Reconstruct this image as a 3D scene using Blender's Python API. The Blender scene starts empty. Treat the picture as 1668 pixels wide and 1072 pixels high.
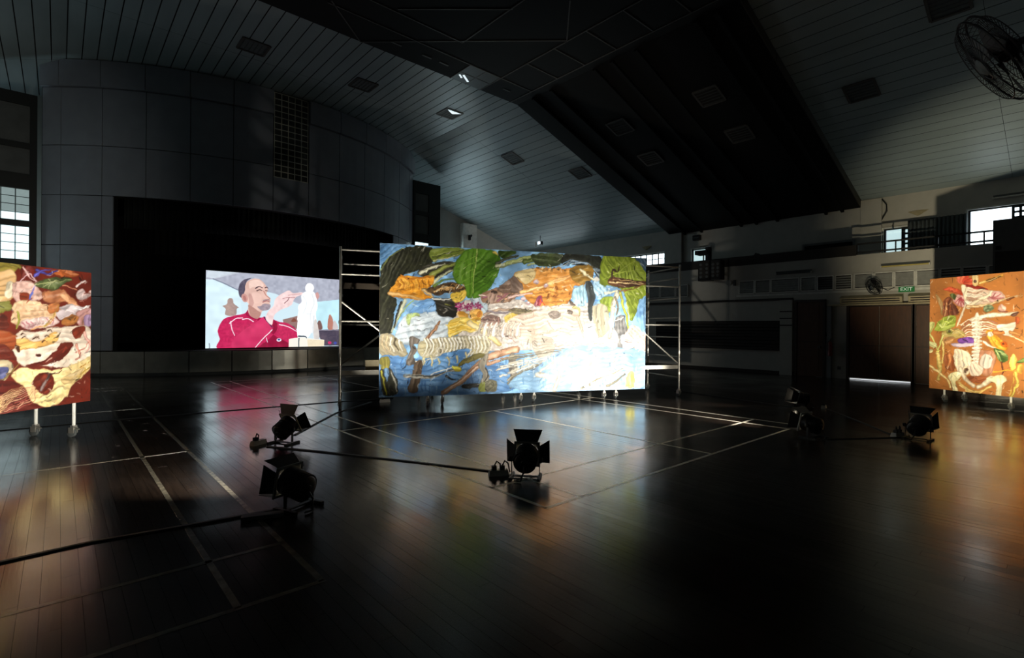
import bpy, math, random
import numpy as np
from mathutils import Vector, Matrix
random.seed(7); RNG = np.random.default_rng(7)
S = bpy.context.scene
COL = S.collection

# ------------------------------------------------------------------ camera
FPX, YAW, PITCH, ROLL, EYE = 828.9, math.radians(41.712), math.radians(-.042), math.radians(.4545), 1.6
def cam_axes():
    f = np.array([math.sin(YAW)*math.cos(PITCH), math.cos(YAW)*math.cos(PITCH), math.sin(PITCH)])
    r = np.array([math.cos(YAW), -math.sin(YAW), 0.0]); u = np.cross(r, f)
    return math.cos(ROLL)*r+math.sin(ROLL)*u, -math.sin(ROLL)*r+math.cos(ROLL)*u, f
CR, CU, CF = cam_axes(); EYEP = np.array([0, 0, EYE])
cd = bpy.data.cameras.new('camera'); cam = bpy.data.objects.new('camera', cd); COL.objects.link(cam)
cd.sensor_fit = 'HORIZONTAL'; cd.sensor_width = 36; cd.lens = FPX/1668*36; cd.clip_end = 200; cd.clip_start = .05
cam.matrix_world = Matrix(((CR[0], CU[0], -CF[0], 0), (CR[1], CU[1], -CF[1], 0), (CR[2], CU[2], -CF[2], EYE), (0, 0, 0, 1)))
S.camera = cam
def ray(x, y): return CF+CR*(x-834)/FPX+CU*(536-y)/FPX
def at(x, y, ax, v):                     # photo pixel -> point on the plane  axis = value
    d = ray(x, y); return EYEP+d*(v-EYEP[ax])/d[ax]
def on_floor(x, y): p = at(x, y, 2, 0); return float(p[0]), float(p[1])
def on_plane(x, y, q, n):
    d = ray(x, y); q = np.array(q); n = np.array(n); return EYEP+d*((q-EYEP)@n)/(d@n)

# ------------------------------------------------------------------ world, exposure
w = bpy.data.worlds.new('world'); S.world = w; w.use_nodes = True
w.node_tree.nodes['Background'].inputs[0].default_value = (.75, .88, 1, 1)
w.node_tree.nodes['Background'].inputs[1].default_value = .6
S.view_settings.view_transform = 'Standard'; S.view_settings.look = 'None'
S.view_settings.exposure = 0; S.view_settings.gamma = 1; S.view_settings.use_curve_mapping = False
LAMP_W = 900.0                           # radiant power of one floor lamp
DAY = 1.0                                # brightness of the daylit panes

# ------------------------------------------------------------------ materials
def lin(c): return tuple(((v/255)/12.92 if v/255 <= .04045 else ((v/255+.055)/1.055)**2.4) for v in c)
MATS = {}
def mat(name, rgb, rough=.6, metal=0, noise=.12, scale=8, bump=0, spec=.5, emit=None, estr=0, stretch=None):
    if name in MATS: return MATS[name]
    m = bpy.data.materials.new(name); m.use_nodes = True; nt = m.node_tree; N = nt.nodes; L = nt.links
    b = N['Principled BSDF']; b.inputs['Roughness'].default_value = rough; b.inputs['Metallic'].default_value = metal
    b.inputs['Specular IOR Level'].default_value = spec
    c = lin(rgb)
    tc = N.new('ShaderNodeTexCoord'); mp = N.new('ShaderNodeMapping'); L.new(tc.outputs['Object'], mp.inputs[0])
    if stretch: mp.inputs['Scale'].default_value = stretch
    nz = N.new('ShaderNodeTexNoise'); nz.inputs['Scale'].default_value = scale; nz.inputs['Detail'].default_value = 4
    L.new(mp.outputs[0], nz.inputs[0])
    rp = N.new('ShaderNodeValToRGB'); rp.color_ramp.elements[0].position = .3; rp.color_ramp.elements[1].position = .7
    rp.color_ramp.elements[0].color = (*[v*(1-noise) for v in c], 1); rp.color_ramp.elements[1].color = (*[min(1, v*(1+noise)) for v in c], 1)
    L.new(nz.outputs[0], rp.inputs[0]); L.new(rp.outputs[0], b.inputs['Base Color'])
    if bump:
        bp = N.new('ShaderNodeBump'); bp.inputs['Strength'].default_value = bump; bp.inputs['Distance'].default_value = .01
        L.new(nz.outputs[0], bp.inputs['Height']); L.new(bp.outputs[0], b.inputs['Normal'])
    if emit:
        b.inputs['Emission Color'].default_value = (*lin(emit), 1); b.inputs['Emission Strength'].default_value = estr
    MATS[name] = m; return m
def attr_mat(name, rough, emission=0):
    m = bpy.data.materials.new(name); m.use_nodes = True; nt = m.node_tree; b = nt.nodes['Principled BSDF']
    a = nt.nodes.new('ShaderNodeAttribute'); a.attribute_name = 'Paint'
    b.inputs['Roughness'].default_value = rough
    if emission:
        b.inputs['Base Color'].default_value = (.01, .01, .01, 1)
        nt.links.new(a.outputs['Color'], b.inputs['Emission Color']); b.inputs['Emission Strength'].default_value = emission
    else:
        nt.links.new(a.outputs['Color'], b.inputs['Base Color'])
        nz = nt.nodes.new('ShaderNodeTexNoise'); nz.inputs['Scale'].default_value = 60
        bp = nt.nodes.new('ShaderNodeBump'); bp.inputs['Strength'].default_value = .15; bp.inputs['Distance'].default_value = .004
        nt.links.new(nz.outputs[0], bp.inputs['Height']); nt.links.new(bp.outputs[0], b.inputs['Normal'])
    return m
def floor_mat():
    m = bpy.data.materials.new('dark_floor_wood'); m.use_nodes = True; nt = m.node_tree; N = nt.nodes; L = nt.links; b = N['Principled BSDF']
    g = N.new('ShaderNodeNewGeometry'); mp = N.new('ShaderNodeMapping'); mp.inputs['Scale'].default_value = (22, 1.2, 1); L.new(g.outputs['Position'], mp.inputs[0])
    nz = N.new('ShaderNodeTexNoise'); nz.inputs['Scale'].default_value = 1.6; nz.inputs['Detail'].default_value = 6; L.new(mp.outputs[0], nz.inputs[0])
    rp = N.new('ShaderNodeValToRGB'); e = rp.color_ramp.elements; e[0].position = .3; e[1].position = .72
    e[0].color = (.012, .008, .006, 1); e[1].color = (.030, .019, .013, 1); L.new(nz.outputs[0], rp.inputs[0]); L.new(rp.outputs[0], b.inputs['Base Color'])
    n2 = N.new('ShaderNodeTexNoise'); n2.inputs['Scale'].default_value = .9; n2.inputs['Detail'].default_value = 5; L.new(g.outputs['Position'], n2.inputs[0])
    mr = N.new('ShaderNodeMapRange'); mr.inputs['From Min'].default_value = .3; mr.inputs['From Max'].default_value = .7
    mr.inputs['To Min'].default_value = .14; mr.inputs['To Max'].default_value = .26; L.new(n2.outputs[0], mr.inputs[0]); L.new(mr.outputs[0], b.inputs['Roughness'])
    bp = N.new('ShaderNodeBump'); bp.inputs['Strength'].default_value = .12; bp.inputs['Distance'].default_value = .004
    L.new(nz.outputs[0], bp.inputs['Height']); L.new(bp.outputs[0], b.inputs['Normal'])
    b.inputs['Specular IOR Level'].default_value = .95
    return m
M_FLOOR = floor_mat()
M_SUB = mat('subfloor_black', (8, 7, 6), .9)
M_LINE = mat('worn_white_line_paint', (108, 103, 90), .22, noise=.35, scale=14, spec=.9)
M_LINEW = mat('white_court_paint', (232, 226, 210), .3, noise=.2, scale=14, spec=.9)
M_CEIL = mat('pale_ceiling_board', (150, 164, 166), .42, noise=.08, scale=1.5, stretch=(2, .4, 1))
M_GAP = mat('ceiling_gap', (20, 22, 22), .9)
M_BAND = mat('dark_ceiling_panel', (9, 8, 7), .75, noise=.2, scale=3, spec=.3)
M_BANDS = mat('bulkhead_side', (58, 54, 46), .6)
M_TRIM = mat('aluminium_ceiling_trim', (88, 84, 80), .5, .4)
M_WALL = mat('painted_plaster', (172, 170, 162), .7, noise=.06, scale=3, bump=.05)
M_WALLG = mat('grey_plaster', (112, 114, 116), .7, noise=.08, scale=3)
M_PANEL = mat('grey_wall_cladding', (138, 144, 154), .3, noise=.07, scale=2.5)
M_JOINT = mat('cladding_joint_black', (10, 10, 11), .8)
M_BLACK = mat('stage_black', (7, 7, 8), .9)
M_CURT = mat('black_green_curtain', (14, 19, 16), .85, noise=.3, scale=4, stretch=(6, 6, .5))
M_CURT2 = mat('grey_blue_curtain', (70, 78, 82), .85, noise=.2, scale=5, stretch=(6, 6, .5))
M_STEEL = mat('brushed_steel_sheet', (190, 190, 180), .32, .55, noise=.15, scale=3, bump=.25)
M_FRAME = mat('dark_green_window_frame', (12, 18, 17), .5)
M_DPANE = mat('dark_infill_board', (74, 78, 78), .6, noise=.15, scale=3)
M_BLOCK = mat('lit_glass_block', (200, 215, 215), .25, emit=(215, 240, 245), estr=DAY*1.5)
M_BLOCKD = mat('half_lit_glass_block', (150, 165, 165), .25, emit=(200, 225, 225), estr=DAY*.35)
M_BLOCKX = mat('unlit_glass_block', (58, 60, 56), .15, noise=.5, scale=5)
M_GRID = mat('mortar_grid', (206, 206, 190), .5)
M_DAY = mat('daylit_pane', (220, 235, 240), .3, emit=(226, 243, 250), estr=DAY*3.0)
M_DAYG = mat('daylit_pane_pale', (200, 225, 228), .3, emit=(196, 224, 226), estr=DAY*1.0)
M_SLIT = mat('daylight_under_door', (220, 225, 230), .3, emit=(235, 240, 245), estr=DAY*.9)
M_DOOR = mat('brown_varnished_wood', (78, 44, 20), .45, noise=.22, scale=3, stretch=(1, 6, 1))
M_DOORD = mat('brown_door_frame', (46, 30, 18), .5, noise=.15)
M_SLAT = mat('dark_slatted_board', (36, 31, 27), .7)
M_WHITE = mat('white_enamel', (205, 205, 198), .45)
M_BEIGE = mat('beige_box', (172, 160, 128), .5)
M_LOUV = mat('louvre_grey', (150, 152, 148), .55)
M_DARKG = mat('dark_grey_box', (78, 80, 82), .7)
M_BLK = mat('black_powder_coat', (9, 9, 10), .5, noise=.2)
M_RUB = mat('black_rubber', (7, 7, 7), .55)
M_ALU = mat('scaffold_aluminium', (168, 166, 158), .38, .75, noise=.12, scale=10)
M_PLY = mat('plywood_deck', (70, 60, 48), .7, noise=.2, scale=4)
M_SILV = mat('silver_gel_frame', (170, 168, 160), .35, .6)
M_LENS = mat('lit_fresnel_lens', (255, 244, 220), .2, emit=(255, 240, 210), estr=8)
M_GREEN = mat('exit_green', (22, 120, 60), .4, emit=(20, 120, 55), estr=.12)
M_EXITW = mat('exit_letter_white', (225, 235, 225), .4, emit=(220, 240, 225), estr=.25)
M_RED = mat('extinguisher_red', (110, 18, 14), .35)
M_SOCK = mat('white_socket_plastic', (190, 188, 180), .4)
M_CANV = mat('canvas_edge', (190, 180, 165), .8)
M_TIMB = mat('stretcher_timber', (120, 95, 66), .7, noise=.2, scale=5)
M_FLUO = mat('tube_yellowed', (188, 172, 96), .4)
M_PINKG = mat('dark_red_fan', (40, 30, 32), .5)
M_DAYB = mat('added_alcove_pane', (210, 235, 240), .3, emit=(200, 228, 237), estr=DAY*11.0)
M_GLINT = mat('ceiling_glint', (230, 240, 240), .4, emit=(225, 240, 245), estr=1.1)
M_PAINT = attr_mat('oil_paint', .42)
M_SCREEN = attr_mat('projected_picture', .4, 1.22)

# ------------------------------------------------------------------ mesh helpers
class MB:
    def __init__(s): s.v = []; s.f = []
    def add(s, vs, fs):
        o = len(s.v); s.v += [tuple(map(float, p)) for p in vs]; s.f += [tuple(i+o for i in f) for f in fs]; return s
    def box(s, x0, x1, y0, y1, z0, z1):
        v = [(x, y, z) for z in (z0, z1) for y in (y0, y1) for x in (x0, x1)]
        return s.add(v, [(0, 2, 3, 1), (4, 5, 7, 6), (0, 1, 5, 4), (2, 6, 7, 3), (0, 4, 6, 2), (1, 3, 7, 5)])
    def hexa(s, v): return s.add(v, [(0, 2, 3, 1), (4, 5, 7, 6), (0, 1, 5, 4), (2, 6, 7, 3), (0, 4, 6, 2), (1, 3, 7, 5)])
    def bar(s, p, q, w, h, up=(0, 0, 1)):
        p, q = Vector(p), Vector(q); d = (q-p).normalized(); a = d.cross(Vector(up))
        if a.length < 1e-4: a = d.cross(Vector((1, 0, 0)))
        a.normalize(); b = a.cross(d); a *= w/2; b *= h/2
        return s.hexa([p-a-b, p+a-b, q-a-b, q+a-b, p-a+b, p+a+b, q-a+b, q+a+b])
    def tube(s, pts, r, n=8, cap=True):
        pts = [Vector(p) for p in pts]; rs = r if isinstance(r, (list, tuple)) else [r]*len(pts); o = len(s.v); prev = None
        for i, p in enumerate(pts):
            d = (pts[min(i+1, len(pts)-1)]-pts[max(i-1, 0)]).normalized()
            if prev is None: a = d.cross(Vector((0, 0, 1))); a = a if a.length > 1e-3 else d.cross(Vector((1, 0, 0)))
            else: a = prev-d*prev.dot(d)
            a.normalize(); prev = a; b = d.cross(a)
            for k in range(n):
                t = 2*math.pi*k/n; s.v.append(tuple(p+(a*math.cos(t)+b*math.sin(t))*rs[i]))
        for i in range(len(pts)-1):
            for k in range(n):
                s.f.append((o+i*n+k, o+i*n+(k+1) % n, o+(i+1)*n+(k+1) % n, o+(i+1)*n+k))
        if cap:
            s.f.append(tuple(o+k for k in range(n))[::-1]); s.f.append(tuple(o+(len(pts)-1)*n+k for k in range(n)))
        return s
    def ring(s, c, ax, R, r, n=32, m=6):
        c = Vector(c); ax = Vector(ax).normalized(); a = ax.orthogonal().normalized(); b = ax.cross(a); o = len(s.v)
        for i in range(n):
            t = 2*math.pi*i/n; d = a*math.cos(t)+b*math.sin(t)
            for k in range(m):
                u = 2*math.pi*k/m; s.v.append(tuple(c+d*(R+r*math.cos(u))+ax*r*math.sin(u)))
        for i in range(n):
            for k in range(m):
                s.f.append((o+i*m+k, o+((i+1) % n)*m+k, o+((i+1) % n)*m+(k+1) % m, o+i*m+(k+1) % m))
        return s
    def lathe(s, p, d, prof, n=24):          # prof: (distance along d, radius)
        p = Vector(p); d = Vector(d).normalized(); return s.tube_prof(p, d, prof, n)
    def tube_prof(s, p, d, prof, n):
        a = d.orthogonal().normalized(); b = d.cross(a); o = len(s.v)
        for t, r in prof:
            for k in range(n):
                u = 2*math.pi*k/n; s.v.append(tuple(p+d*t+(a*math.cos(u)+b*math.sin(u))*r))
        for i in range(len(prof)-1):
            for k in range(n): s.f.append((o+i*n+k, o+i*n+(k+1) % n, o+(i+1)*n+(k+1) % n, o+(i+1)*n+k))
        s.f.append(tuple(o+k for k in range(n))[::-1]); s.f.append(tuple(o+(len(prof)-1)*n+k for k in range(n)))
        return s
    def mesh(s, name, m, smooth=False):
        me = bpy.data.meshes.new(name); me.from_pydata(s.v, [], s.f); me.update()
        if m: me.materials.append(m)
        if smooth:
            me.polygons.foreach_set('use_smooth', [True]*len(me.polygons))
            me.set_sharp_from_angle(angle=math.radians(40))
        return me
    def build(s, name, m, parent=None, smooth=False):
        return link(name, s.mesh(name, m, smooth), parent)
def link(name, data, parent=None):
    o = bpy.data.objects.new(name, data); COL.objects.link(o)
    if parent: o.parent = parent
    return o
def tag(o, label=None, cat=None, group=None, kind=None):
    for k, v in (('label', label), ('category', cat), ('group', group), ('kind', kind)):
        if v: o[k] = v
    return o
def thing(name, label, cat, loc=(0, 0, 0), rz=0, group=None):
    o = link(name, None); o.location = loc; o.rotation_euler = (0, 0, rz); return tag(o, label, cat, group)
def struct(o): o['kind'] = 'structure'; return o
def copy_tree(o, parent=None):
    c = o.copy(); COL.objects.link(c)
    if parent: c.parent = parent
    for ch in list(o.children): copy_tree(ch, c)
    return c
def holes(mb, axis, pos0, pos1, u0, u1, z0, z1, hs):
    us = sorted({u0, u1, *[h[0] for h in hs], *[h[1] for h in hs]}); zs = sorted({z0, z1, *[h[2] for h in hs], *[h[3] for h in hs]})
    for i in range(len(us)-1):
        for j in range(len(zs)-1):
            cu, cz = (us[i]+us[i+1])/2, (zs[j]+zs[j+1])/2
            if any(h[0] < cu < h[1] and h[2] < cz < h[3] for h in hs): continue
            if axis == 0: mb.box(pos0, pos1, us[i], us[i+1], zs[j], zs[j+1])
            else: mb.box(us[i], us[i+1], pos0, pos1, zs[j], zs[j+1])
    return mb

# ------------------------------------------------------------------ dimensions of the hall
XL, XW, XU = -10.1, 19.8, 22.4          # left wall, lower far wall, upper far wall behind the gallery
YB, YE = -1.3, 24.4                     # wall behind the camera, end wall
ZF, SL, XK = 9.85, .33, 12.2            # flat ceiling height, slope of its sides, fold line
XK0 = .14
BY0, BY1, DROP = 5.56, 13.5, .25        # dark bulkhead across the hall
def zc(x): return ZF-SL*max(0, x-XK)-SL*max(0, XK0-x)
ACX, ACY, AR = 6.17, 27.98, 9.18        # the curved stage wall
def arcp(t, r=AR): return ACX+r*math.sin(t), ACY-r*math.cos(t)

# ------------------------------------------------------------------ floor
fl = struct(MB().box(XL, XW+.1, YB, 22.5, -.08, -.02).build('floor', M_SUB))
PW, PL = .092, 1.85
cands = []
nx = int((XW-XL)/PW)+1
for i in range(nx):
    x0 = XL+i*PW; off = (i*0.618 % 1)*PL; y = YB-off
    while y < 21.6:
        y0, y1 = max(y, YB), min(y+PL, 21.6); y += PL
        if y1-y0 > .05: cands.append((x0, min(x0+PW, XW), y0, y1))
def plank(mb, x0, x1, y0, y1):
    g = .0008; h = random.uniform(-.0005, 0); tx = random.uniform(-1, 1)*.00035
    mb.hexa([(x0+g, y0+g, -.02), (x1-g, y0+g, -.02), (x0+g, y1-g, -.02), (x1-g, y1-g, -.02),
             (x0+g, y0+g, h-tx), (x1-g, y0+g, h+tx), (x0+g, y1-g, h-tx), (x1-g, y1-g, h+tx)])
def vis(c):
    x, y = (c[0]+c[1])/2, (c[2]+c[3])/2; q = np.array([x, y, 0])-EYEP; d = q@CF
    if d < .6: return 1e9
    px, py = 834+FPX*(q@CR)/d, 536-FPX*(q@CU)/d
    return d if (-60 < px < 1728 and py < 1110) else 1e9
cands.sort(key=vis)
for c in cands[:300]:
    mb = MB(); plank(mb, *c); mb.build('plank', M_FLOOR, fl)
mb = MB()
for c in cands[300:]: plank(mb, *c)
tag(mb.build('planks', M_FLOOR, fl), kind='stuff')
# court lines painted on the boards
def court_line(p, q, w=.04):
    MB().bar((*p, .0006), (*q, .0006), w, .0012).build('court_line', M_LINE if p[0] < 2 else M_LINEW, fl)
Y0, Y1 = 3.18, 16.58
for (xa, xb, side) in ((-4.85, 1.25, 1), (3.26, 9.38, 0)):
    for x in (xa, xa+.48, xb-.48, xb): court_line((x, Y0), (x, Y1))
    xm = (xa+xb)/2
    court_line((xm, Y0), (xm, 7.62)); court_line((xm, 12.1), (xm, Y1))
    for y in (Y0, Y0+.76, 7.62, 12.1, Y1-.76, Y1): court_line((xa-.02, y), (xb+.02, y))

# ------------------------------------------------------------------ ceiling
ce = struct(MB().box(XL, XU, YB, 28.5, ZF+.25, ZF+.35).build('ceiling', M_GAP))
for nm, x0, x1 in (('flat', XK0, XK), ('slope', XK, XU+.2), ('slope', XL-.2, XK0)):
    z0, z1 = zc(x0)+.05, zc(x1)+.05
    MB().hexa([(x0, YB, z0), (x1, YB, z1), (x0, 28.4, z0), (x1, 28.4, z1), (x0, YB, z0+.04), (x1, YB, z1+.04), (x0, 28.4, z0+.04), (x1, 28.4, z1+.04)]).build('backing', M_GAP, ce)
def board(mb, xa, xb, ya, yb, g=.026):
    za, zb = zc(xa), zc(xb); xa += g/2; xb -= g/2
    mb.hexa([(xa, ya+.004, za), (xb, ya+.004, zb), (xa, yb-.004, za), (xb, yb-.004, zb), (xa, ya+.004, za+.04), (xb, ya+.004, zb+.04), (xa, yb-.004, za+.04), (xb, yb-.004, zb+.04)])
def two_tone(o):                         # darkness of the gaps coloured onto the board edges
    o.data.materials.append(M_GAP)
    for i, p in enumerate(o.data.polygons): p.material_index = 0 if i % 6 == 0 else 1
    return o
edges = list(np.linspace(XL, XK0, 31)) + list(np.linspace(XK0, XK, 35))[1:] + list(np.linspace(XK, XU, 30))[1:]
rest = MB()
for xa, xb in zip(edges[:-1], edges[1:]):
    for ya, yb in ((BY1, 17.07), (17.07, 21.1), (21.1, 25.1), (1.5, BY0), (YB, 1.5)):
        q = (np.array([(xa+xb)/2, (ya+yb)/2, zc(xa)])-EYEP); d = q@CF
        px = 834+FPX*(q@CR)/d if d > .5 else 9999; py = 536-FPX*(q@CU)/d if d > .5 else -9999
        if d > .5 and -90 < px < 1850 and py > -130 and not (ya > 20 and xb < 11 and xa > 1):
            mb = MB(); board(mb, xa, xb, ya, yb); two_tone(mb.build('ceiling_board', M_CEIL, ce))
        else: board(rest, xa, xb, ya, yb)
    board(rest, xa, xb, 25.1, 28.4)
tag(two_tone(rest.build('ceiling_boards', M_CEIL, ce)), kind='stuff')
# dark bulkhead hung below the boards
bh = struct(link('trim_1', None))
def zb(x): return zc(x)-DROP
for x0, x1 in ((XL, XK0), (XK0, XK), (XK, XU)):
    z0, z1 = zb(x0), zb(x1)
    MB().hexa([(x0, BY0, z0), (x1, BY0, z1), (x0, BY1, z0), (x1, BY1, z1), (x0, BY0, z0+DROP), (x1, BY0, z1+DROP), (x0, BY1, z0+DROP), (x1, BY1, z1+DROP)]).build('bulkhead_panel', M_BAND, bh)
def slope_bar(xa, ya, xb, yb, w, h, name, m, drop=0):
    MB().bar((xa, ya, zb(xa)-h/2-drop), (xb, yb, zb(xb)-h/2-drop), w, h).build(name, m, bh)
# side fascia in lengths
xs = [XL, -4, XK0, 4, 8, XK, 14.4, 16.5, 18.6, 20.5, XU]
for a, b in zip(xs[:-1], xs[1:]):
    a2, b2 = a+.02, b-.02
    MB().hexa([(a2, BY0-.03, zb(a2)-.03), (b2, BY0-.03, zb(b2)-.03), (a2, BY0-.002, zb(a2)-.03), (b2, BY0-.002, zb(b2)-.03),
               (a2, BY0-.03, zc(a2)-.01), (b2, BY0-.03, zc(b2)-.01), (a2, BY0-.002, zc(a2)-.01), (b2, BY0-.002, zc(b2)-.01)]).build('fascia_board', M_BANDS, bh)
for y in (12.7, 11.85, 10.0, 9.35, 8.5, 6.7, 6.15): slope_bar(XK, y, XU, y, .1, .09, 'rib', M_BAND)
segs = [(10.5, BY0, 10.5, BY1), (11.85, BY0, 11.85, BY1), (4.9, 12.4, 11.85, 12.4), (6.26, 13.49, 10.47, 9.56), (6.31, 11.48, 8.44, 9.54),
        (8.4, 8.3, 8.4, 11.58), (5.6, 11.6, 8.4, 11.6), (10.47, 9.56, 9.24, 8.34), (6.26, 13.49, 4.94, 12.27), (9.3, 12.4, 9.3, 13.5), (9.9, 12.4, 9.9, 13.5), (9.3, 12.95, 10.5, 12.95)]
segs += [(10.5, y, 11.85, y) for y in (11.2, 10.07, 8.9, 7.7, 6.6)]
for a in segs: slope_bar(*a, .03, .02, 'ceiling_trim', M_TRIM)
for x in (6.9, 7.9, 8.5, 11.0): slope_bar(x, 12.9, x+.32, 12.9, .05, .02, 'slot_diffuser', M_TRIM)
# glazed hatch, its glint drawn as glowing strips
MB().box(9.32, 10.48, 12.42, 13.48, zb(10)-.012, zb(10)-.002).build('hatch_board', mat('hatch_dark', (40, 40, 36), .4), bh)
MB().bar((9.5, 13.05, zb(9)-.018), (9.86, 13.3, zb(9)-.018), .06, .012).build('hatch_glint', M_GLINT, bh)
MB().bar((9.38, 13.1, zb(9)-.018), (9.55, 13.22, zb(9)-.018), .05, .012).build('hatch_glint', M_GLINT, bh)
# grilles
M_DARKV = mat('vent_shadow', (96, 102, 102), .7)
def grille(x, y, z, s, label, lit=False, dark=False, sx=.36, sy=.36):
    t = thing('ceiling_vent', label, 'vent', (x, y, z), 0, 'square vents let into the ceiling'); t.rotation_euler = (0, s, 0)
    f = MB()
    for k in (-1, 1):
        f.box(-sx, sx, k*sy-.03, k*sy+.03, -.03, .0); f.box(k*sx-.03, k*sx+.03, -sy, sy, -.03, .0)
    f.build('frame', M_TRIM, t)
    MB().box(-sx+.03, sx-.03, -sy+.03, sy-.03, -.008, .0).build('backing', M_SLAT if dark else M_DARKV, t)
    n = 6
    for k in range(n):
        xx = -sx+.06+(2*sx-.12)*k/(n-1); MB().bar((xx, -sy+.03, -.018), (xx, sy-.03, -.018), .02, .012).build('slat', M_DPANE, t)
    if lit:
        MB().add([(-sx+.05, -sy+.05, -.03), (sx-.05, -sy+.05, -.03), (sx-.3, -.08, -.03), (-sx+.2, -.2, -.03)], [(3, 2, 1, 0)]).build('vent_glint', M_GLINT, t)  # white glint drawn as a glowing patch in the vent
SA = math.atan(SL)
grille(4.25, 16.31, ZF, 0, 'square ceiling vent in pale boards, high above the stage doorway, leftmost of the row')
grille(7.69, 16.32, ZF, 0, 'square ceiling vent in pale boards above the glass block strip')
grille(11.19, 16.24, ZF, 0, 'square ceiling vent with a bright white glint in its opening', lit=True)
grille(14.73, 16.57, zc(14.73), SA, 'square ceiling vent on the pale slope, beside the lengthwise seam')
grille(16.78, 14.48, zc(16.78), SA, 'square ceiling vent on the pale slope touching the dark bulkhead')
grille(16.76, 4.17, zc(16.76), SA, 'square ceiling vent on the right-hand pale slope above the lit window')
grille(14.85, 2.05, zc(14.85), SA, 'square ceiling vent cut by the top edge, above the big fan')
grille(14.76, 10.91, zb(14.76), SA, 'upper of two dark bulkhead vents nearer the stage', dark=True)
grille(16.73, 10.94, zb(16.73), SA, 'lower of two dark bulkhead vents nearer the stage', dark=True)
grille(14.78, 7.63, zb(14.78), SA, 'upper of two dark bulkhead vents on the right', dark=True)
grille(16.77, 7.58, zb(16.77), SA, 'lower of two dark bulkhead vents on the right', dark=True)

# ------------------------------------------------------------------ curved stage wall with cladding panels
sw = struct(link('wall_stage', None))
def arc_slab(mb, t0, t1, z0, z1, r_in, r_out, n=4):   # r_out faces the hall
    vs = []; fs = []
    for i in range(n+1):
        t = t0+(t1-t0)*i/n
        a = arcp(t, r_out); b = arcp(t, r_in)
        vs += [(*a, z0), (*a, z1), (*b, z0), (*b, z1)]
    for i in range(n):
        o = i*4; p = o+4
        fs += [(o, p, p+1, o+1), (o+2, o+3, p+3, p+2), (o, o+2, p+2, p), (o+1, p+1, p+3, o+3)]
    fs += [(0, 1, 3, 2), (n*4, n*4+2, n*4+3, n*4+1)]
    return mb.add(vs, fs)
ZR = [.8, 2.5, 4.1, 5.65, 7.2, 9.0, ZF-.02]
TJ = [-.8]+[-.7335+.1335*k for k in range(12)]+[.8]
OT0, OT1 = -.565, .545                  # stage opening
b = MB(); arc_slab(b, -.8, .8, 5.66, ZF+.1, AR-.35, AR-.05, 30); arc_slab(b, -.8, OT0-.005, 0, 5.7, AR-.35, AR-.05, 6); arc_slab(b, OT1+.005, .8, 0, 5.7, AR-.35, AR-.05, 6)
b.build('backing_wall', M_JOINT, sw)
GB = 5                                   # column index of the glass block strip
for i in range(len(TJ)-1):
    for j in range(len(ZR)-1):
        t0, t1, z0, z1 = TJ[i], TJ[i+1], ZR[j], ZR[j+1]
        if z1 < 5.7:
            if t0 > OT0-.01 and t1 < OT1+.01: continue
            if t0 < OT0 < t1: t1 = OT0
            if t0 < OT1 < t1: t0 = OT1
        if abs(t0-(-.0660)) < .01 and z1 > 7:
            continue
        out = .1 if j == 5 else .0
        g = .0012; top = arc_slab(MB(), t0+g, t1-g, z0+.012, z1-.012, AR-.06, AR+out, 3)
        top.build('panel', M_PANEL, sw)
# column of glass blocks: lower panel shortened
t0, t1 = -.0660, .0675
arc_slab(MB(), t0+.0012, t1-.0012, 5.66, 6.83, AR-.06, AR, 3).build('panel', M_PANEL, sw)
gb = struct(link('window_1', None))
rows = 14; cols = 5; zb0, zb1 = 6.85, ZF-.05
arc_slab(MB(), t0, t1, 6.83, ZF-.02, AR-.2, AR-.1, 3).build('backing', M_BLACK, gb)
for r in range(rows):
    for c in range(cols):
        ta = t0+.004+(t1-t0-.008)*c/cols; tb = t0+.004+(t1-t0-.008)*(c+1)/cols; za = zb0+(zb1-zb0)*r/rows; zb_ = zb0+(zb1-zb0)*(r+1)/rows
        arc_slab(MB(), ta+.0014, tb-.0014, za+.014, zb_-.014, AR-.1, AR-.03, 1).build('glass_block', M_BLOCKX, gb)
for r in range(rows+1):
    z = zb0+(zb1-zb0)*r/rows; arc_slab(MB(), t0+.002, t1-.002, z-.012, z+.012, AR-.1, AR-.02, 3).build('mortar_bar', M_GRID, gb)
for c in range(cols+1):
    t = t0+.004+(t1-t0-.008)*c/cols; arc_slab(MB(), t-.0012, t+.0012, zb0, zb1, AR-.1, AR-.02, 1).build('mortar_bar', M_GRID, gb)
# stage floor, steel front panels, base trim
st = struct(link('trim_2', None))
b = MB(); vs = []
n = 30
for i in range(n+1): vs.append((*arcp(-.8+1.6*i/n, AR-.06), .8))
vs += [(ACX+6.5, 26.4, .8), (ACX-6.5, 26.4, .8)]
k = len(vs); vs += [(x, y, 0) for x, y, z in vs]
b.add(vs, [tuple(range(k))] + [(i, i+k, (i+1) % k+k, (i+1) % k) for i in range(k)]); b.build('stage_floor', M_BLACK, st)
for i in range(len(TJ)-1):
    arc_slab(MB(), TJ[i]+.0018, TJ[i+1]-.0018, .1, .775, AR-.06, AR+.02, 3).build('steel_panel', M_STEEL, st)
arc_slab(MB(), -.8, .8, 0, .09, AR-.06, AR+.03, 30).build('base_trim', M_DPANE, st)
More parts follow.
